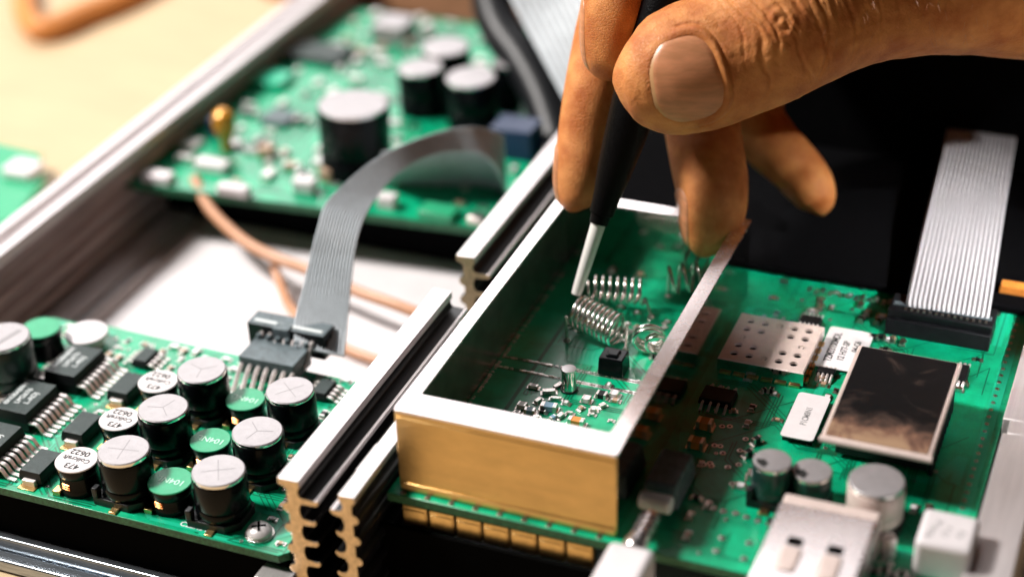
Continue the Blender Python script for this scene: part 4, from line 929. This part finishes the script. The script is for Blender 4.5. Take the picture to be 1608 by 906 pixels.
def finger_geo(S, n=36):
    vs = []; fs = []; N = len(S)
    for i in range(N):
        p = Vector(S[i, :3]); t = Vector(S[min(i + 1, N - 1), :3] - S[max(i - 1, 0), :3]).normalized(); c = (camv - p).normalized(); c = (c - t * c.dot(t)).normalized(); b = t.cross(c)
        for k in range(n):
            a = 2 * math.pi * k / n; vs.append(p + c * S[i, 3] * S[i, 4] * math.cos(a) + b * S[i, 3] * math.sin(a))
    for i in range(N - 1):
        for k in range(n): fs.append((i * n + k, i * n + (k + 1) % n, (i + 1) * n + (k + 1) % n, (i + 1) * n + k))
    fs.append(tuple(range(n))[::-1]); fs.append(tuple((N - 1) * n + k for k in range(n))); return vs, fs
SF = {k: stations(r, 90) for k, r in dict(thumb=thumb_rows, index=index_rows, middle=middle_rows, ring=ring_rows, pinky=pinky_rows).items()}
HP = at_d(1600, -150, 33.5)
HAND = thing('hand', 'bare hand gripping the black handled tool between thumb and fingers above the shield box', 'hand', tuple(HP))
g = MB()
for S in SF.values(): vs, fs = finger_geo(S); g.add([v - HP for v in vs], fs)
palm = stations([(1380, -270, 33.6, 60, 1), (1450, -240, 34, 170, .8), (1560, -210, 34.4, 260, .75), (1750, -190, 34.6, 300, .7), (1950, -170, 34.6, 280, .7), (2150, -160, 34.4, 220, .75), (2400, -150, 34, 230, .8), (2900, -140, 33, 260, .85), (3400, -140, 32.5, 280, .85)], 40)
vs, fs = finger_geo(palm, 40); g.add([v - HP for v in vs], fs)
raw = bpy.data.objects.new('raw', g.mesh('raw', ['skin'])); C.objects.link(raw)
rm = raw.modifiers.new('r', 'REMESH'); rm.mode = 'VOXEL'; rm.voxel_size = 0.042
sm_ = raw.modifiers.new('s', 'SMOOTH'); sm_.factor = 0.5; sm_.iterations = 6
dg = bpy.context.evaluated_depsgraph_get(); me = bpy.data.meshes.new_from_object(raw.evaluated_get(dg)); bpy.data.objects.remove(raw)
# subdivide where the camera looks closely, then displace creases
bm = bmesh.new(); bm.from_mesh(me)
sel = []
for f in bm.faces:
    c = f.calc_center_median() + HP; v = RR.T @ (np.array(c) - CAM); X_ = v[0] / v[2] * F + CX; Y_ = v[1] / v[2] * F + CY
    if 940 < X_ < 1640 and -30 < Y_ < 240 and v[2] < 31.2 and f.normal.dot((camv - c).normalized()) > -0.2: sel.append(f)
edges = list({e for f in sel for e in f.edges})
bmesh.ops.subdivide_edges(bm, edges=edges, cuts=1, use_grid_fill=True, smooth=0.0)
bm.to_mesh(me); bm.free(); me.update()
nv = len(me.vertices); co = np.empty(nv * 3); me.vertices.foreach_get('co', co); co = co.reshape(-1, 3)
no = np.empty(nv * 3); me.vertex_normals.foreach_get('vector', no); no = no.reshape(-1, 3)
W_ = co + np.array(HP); V = (W_ - CAM) @ RR; pxx = V[:, 0] / V[:, 2] * F + CX; pyy = V[:, 1] / V[:, 2] * F + CY
# local finger frame for a named finger
def frame_of(S, pts):
    C0 = S[:, :3]; seg = np.linalg.norm(np.diff(C0, axis=0), axis=1); arc = np.concatenate([[0], np.cumsum(seg)])
    idx = np.empty(len(pts), int)
    for i in range(0, len(pts), 20000): idx[i:i + 20000] = np.argmin(((pts[i:i + 20000, None, :] - C0[None]) ** 2).sum(-1), axis=1)
    T = np.gradient(C0, axis=0); T /= np.linalg.norm(T, axis=1)[:, None]
    Cv = CAM - C0; Cv -= (Cv * T).sum(1)[:, None] * T; Cv /= np.linalg.norm(Cv, axis=1)[:, None]; Bv = np.cross(T, Cv)
    d = pts - C0[idx]; s = arc[idx] + (d * T[idx]).sum(1); u = (d * Cv[idx]).sum(1); w = (d * Bv[idx]).sum(1)
    return s, np.arctan2(w, u), np.sqrt(u * u + w * w) / np.maximum(S[idx, 3], .01), idx
m_th = (V[:, 2] < 31.9) & (pxx > 930) & (pxx < 1700)
ids = np.where(m_th)[0]; sT, thT, rT, ixT = frame_of(SF['thumb'], W_[ids])
isT = (rT < 1.12) & (rT > .6)
SGN = 1.0
_b = np.cross(SF['thumb'][20, :3] - SF['thumb'][10, :3], CAM - SF['thumb'][15, :3]); 
if _b @ RR[:, 1] < 0: SGN = -1.0   # theta positive must mean downward in the picture
thT = thT * SGN
Xa = pxx[ids]; Ya = pyy[ids]
arcT = np.concatenate([[0], np.cumsum(np.linalg.norm(np.diff(SF['thumb'][:, :3], axis=0), axis=1))])
# arc position of the picture column of the station centres
def arc_at_px(px):
    c = (SF['thumb'][:, :3] - CAM) @ RR; X_ = c[:, 0] / c[:, 2] * F + CX; return np.interp(px, X_, arcT)
NS0, NS1, NTC, NTW = arc_at_px(1014), arc_at_px(1106), math.radians(11), math.radians(45)
nsc, nsh = (NS0 + NS1) / 2, (NS1 - NS0) / 2
dn = np.zeros(len(ids))
qs = (sT - nsc) / nsh; qt = (thT - NTC) / NTW
rho = (np.abs(qs) ** 3.0 + np.abs(qt) ** 3.0) ** (1 / 3.0)
inside = np.clip((1.0 - rho) / .10, 0, 1); dn -= .045 * inside
dn += .040 * np.exp(-((rho - 1.10) / .09) ** 2) * np.clip(.35 + .65 * (qs + .3), .12, 1)      # fold round the cuticle
dn -= .022 * np.exp(-((rho - 1.26) / .035) ** 2) * (qs > .2)
nz = np.array([noise.noise(Vector(W_[i]) * 1.6) for i in ids]); nz2 = np.array([noise.noise(Vector(W_[i]) * 5.5) for i in ids]); nz3 = np.array([noise.noise(Vector(W_[i]) * 13) for i in ids])
def crease(px, depth, width, t0, t1, bend=0.0, wob=.16):
    global dn
    s0 = arc_at_px(px) + bend * (thT - (t0 + t1) / 2) ** 2
    env = 1 / (1 + np.exp(-(thT - t0) / .08)) / (1 + np.exp((thT - t1) / .08))
    d_ = sT + nz * wob + nz2 * .035 - s0
    dn -= .68 * depth * np.exp(-(d_ / width) ** 2) * env; dn += depth * .26 * np.exp(-((np.abs(d_) - width * 2.2) / (width * 1.3)) ** 2) * env
R_ = math.radians
for cr in ((1150, .018, .030, -1.0, .1, -.15), (1168, .030, .034, -1.1, .9, -.2), (1180, .018, .028, -.5, .5, -.15), (1192, .034, .034, -1.2, .35, -.25), (1207, .024, .03, .1, 1.0, .1), (1216, .030, .030, -.5, .25, -.3), (1229, .034, .034, -1.2, .1, .2), (1240, .022, .028, .0, 1.0, .2),
           (1258, .050, .040, -1.3, 1.0, -.30), (1276, .022, .03, -1.1, .2, -.2), (1291, .030, .034, -.9, .9, -.2), (1312, .018, .03, -.8, .3, -.1), (1334, .022, .03, -.9, .8, -.1), (1362, .014, .03, -.7, .5, 0), (1395, .016, .03, -.7, .7, 0), (1432, .012, .03, -.7, .6, 0), (1480, .014, .04, -.7, .6, 0)):
    crease(*cr)
# knuckle swell with a swirl pit
sk = arc_at_px(1205)
dn += .05 * np.exp(-((sT - sk) / .45) ** 2 - ((thT - .0) / .6) ** 2)
rr_ = np.sqrt((sT - sk) ** 2 + ((thT + .02) * 1.1) ** 2); dn += .018 * np.cos(rr_ * 34 + nz * 3) * np.exp(-(rr_ / .26) ** 2)
dn += nz * .018 + nz2 * .007 * (rho > 1.0) + nz3 * .0035 * (rho > 1.0)
dn *= isT
co[ids] += no[ids] * dn[:, None]
me.vertices.foreach_set('co', co.ravel()); me.materials.clear(); me.materials.append(M['skin']); me.shade_smooth(); me.update()
link('body', me, HAND)
# nails as curved plates
def nail(S, s0, s1, tc, tw, h, name='fingernail', sgn=1.0, ex=3.0, mat='nail'):
    C0 = S[:, :3]; arc = np.concatenate([[0], np.cumsum(np.linalg.norm(np.diff(C0, axis=0), axis=1))]); nu, nv_ = 40, 40; g = MB(); top = []
    def surf(s, th, hh):
        P_ = np.array([np.interp(s, arc, S[:, k]) for k in range(5)]); e = .06
        t = np.array([np.interp(s + e, arc, C0[:, k]) - np.interp(s - e, arc, C0[:, k]) for k in range(3)]); t /= np.linalg.norm(t)
        c = CAM - P_[:3]; c -= c.dot(t) * t; c /= np.linalg.norm(c); b = np.cross(t, c)
        return P_[:3] + c * (P_[3] * P_[4] + hh) * math.cos(th * sgn) + b * (P_[3] + hh) * math.sin(th * sgn)
    rng = [-1 + 2 * k / (nu - 1) for k in range(nu)]
    for a in rng:
        for b in rng:
            # square to superellipse
            l = (abs(a) ** ex + abs(b) ** ex) ** (1 / ex); mx = max(abs(a), abs(b)); f_ = (mx / l) if l > 1e-6 else 1
            qa, qb = a * f_, b * f_; rho = mx
            # flatter across than the finger, tucked at the borders
            hh = h - .05 * max(0, rho - .86) / .14 * .6
            g.v.append(tuple(surf(s0 + (s1 - s0) * (qa + 1) / 2, tc + tw * qb, hh) - np.array(HP)))
    for i in range(nu - 1):
        for j in range(nu - 1):
            a = i * nu + j; g.f.append((a, a + 1, a + nu + 1, a + nu)); g.m.append(1 if i < 2 else 0)
    o = g.build(name, [mat, 'nail_edge'], HAND, angle=180)
    sd = o.modifiers.new('solid', 'SOLIDIFY'); sd.thickness = .03; sd.offset = 0; return o
nail(SF['thumb'], NS0, NS1, NTC, NTW * .97, -.004, sgn=SGN)
def px_arc(S, py):
    c = (S[:, :3] - CAM) @ RR; Y_ = c[:, 1] / c[:, 2] * F + CY; arc = np.concatenate([[0], np.cumsum(np.linalg.norm(np.diff(S[:, :3], axis=0), axis=1))]); return np.interp(-py, -Y_, arc)
# the other nails face left, away from the thumb
for key, ya, yb in (('ring', 392, 295), ('index', 112, 5), ('middle', 322, 230), ('pinky', 332, 270)):
    S = SF[key]; i = 30; b = np.cross(S[i + 3, :3] - S[i, :3], CAM - S[i, :3]); sg = -1.0 if b @ RR[:, 0] > 0 else 1.0
    nail(S, px_arc(S, ya), px_arc(S, yb), math.radians(102 if key != 'ring' else 88), math.radians(42), .012, sgn=sg)
# fine hairs on the thumb base
rn = random.Random(3); g = MB()
for _ in range(34):
    px, py = rn.uniform(1290, 1560), rn.uniform(0, 75)
    k = np.argmin((pxx[ids] - px) ** 2 + (pyy[ids] - py) ** 2 + (rT > 1.2) * 1e6 + (V[ids, 2] > 30.4) * 1e5); i = ids[k]
    p = Vector(co[i]); nrm = Vector(no[i]); dr = Vector(RR[:, 1]) * rn.uniform(.3, 1) + Vector(RR[:, 0]) * rn.uniform(-.6, .6)
    g.tube([p, p + nrm * .05 + dr * .07, p + nrm * .07 + dr * .17], .004, 4, radii=[.003, .0025, .001])
g.build('hair', 'cable_tan', HAND, kind='stuff')
for o in list(C.objects):
    if o.parent is None and o.get('category') == 'heat sink': o['group'] = 'finned aluminium rails between the boards'
    if o.parent is None and o.name.startswith('ribbon_cable'): o['group'] = 'grey ribbon cables'
    if o.parent is None and o.name.startswith('coaxial_cable'): o['group'] = 'tan cables in the left bay'
# dark sleeve round the wrist, beyond the right edge of the picture
SL = thing('sleeve', 'black cloth sleeve round the wrist beyond the right edge', 'sleeve', tuple(at_d(2300, -160, 34)))
S = stations([(2080, -170, 34.5, 260, .9), (2100, -170, 34.5, 330, .9), (2300, -160, 34, 400, .9), (2700, -150, 33.2, 440, .9), (3400, -140, 32.5, 480, .9)], 24)
vs, fs = finger_geo(S, 40); g = MB(); g.add([v - SL.location for v in vs], fs); g.build('sleeve_cloth', 'cloth', SL, angle=180)
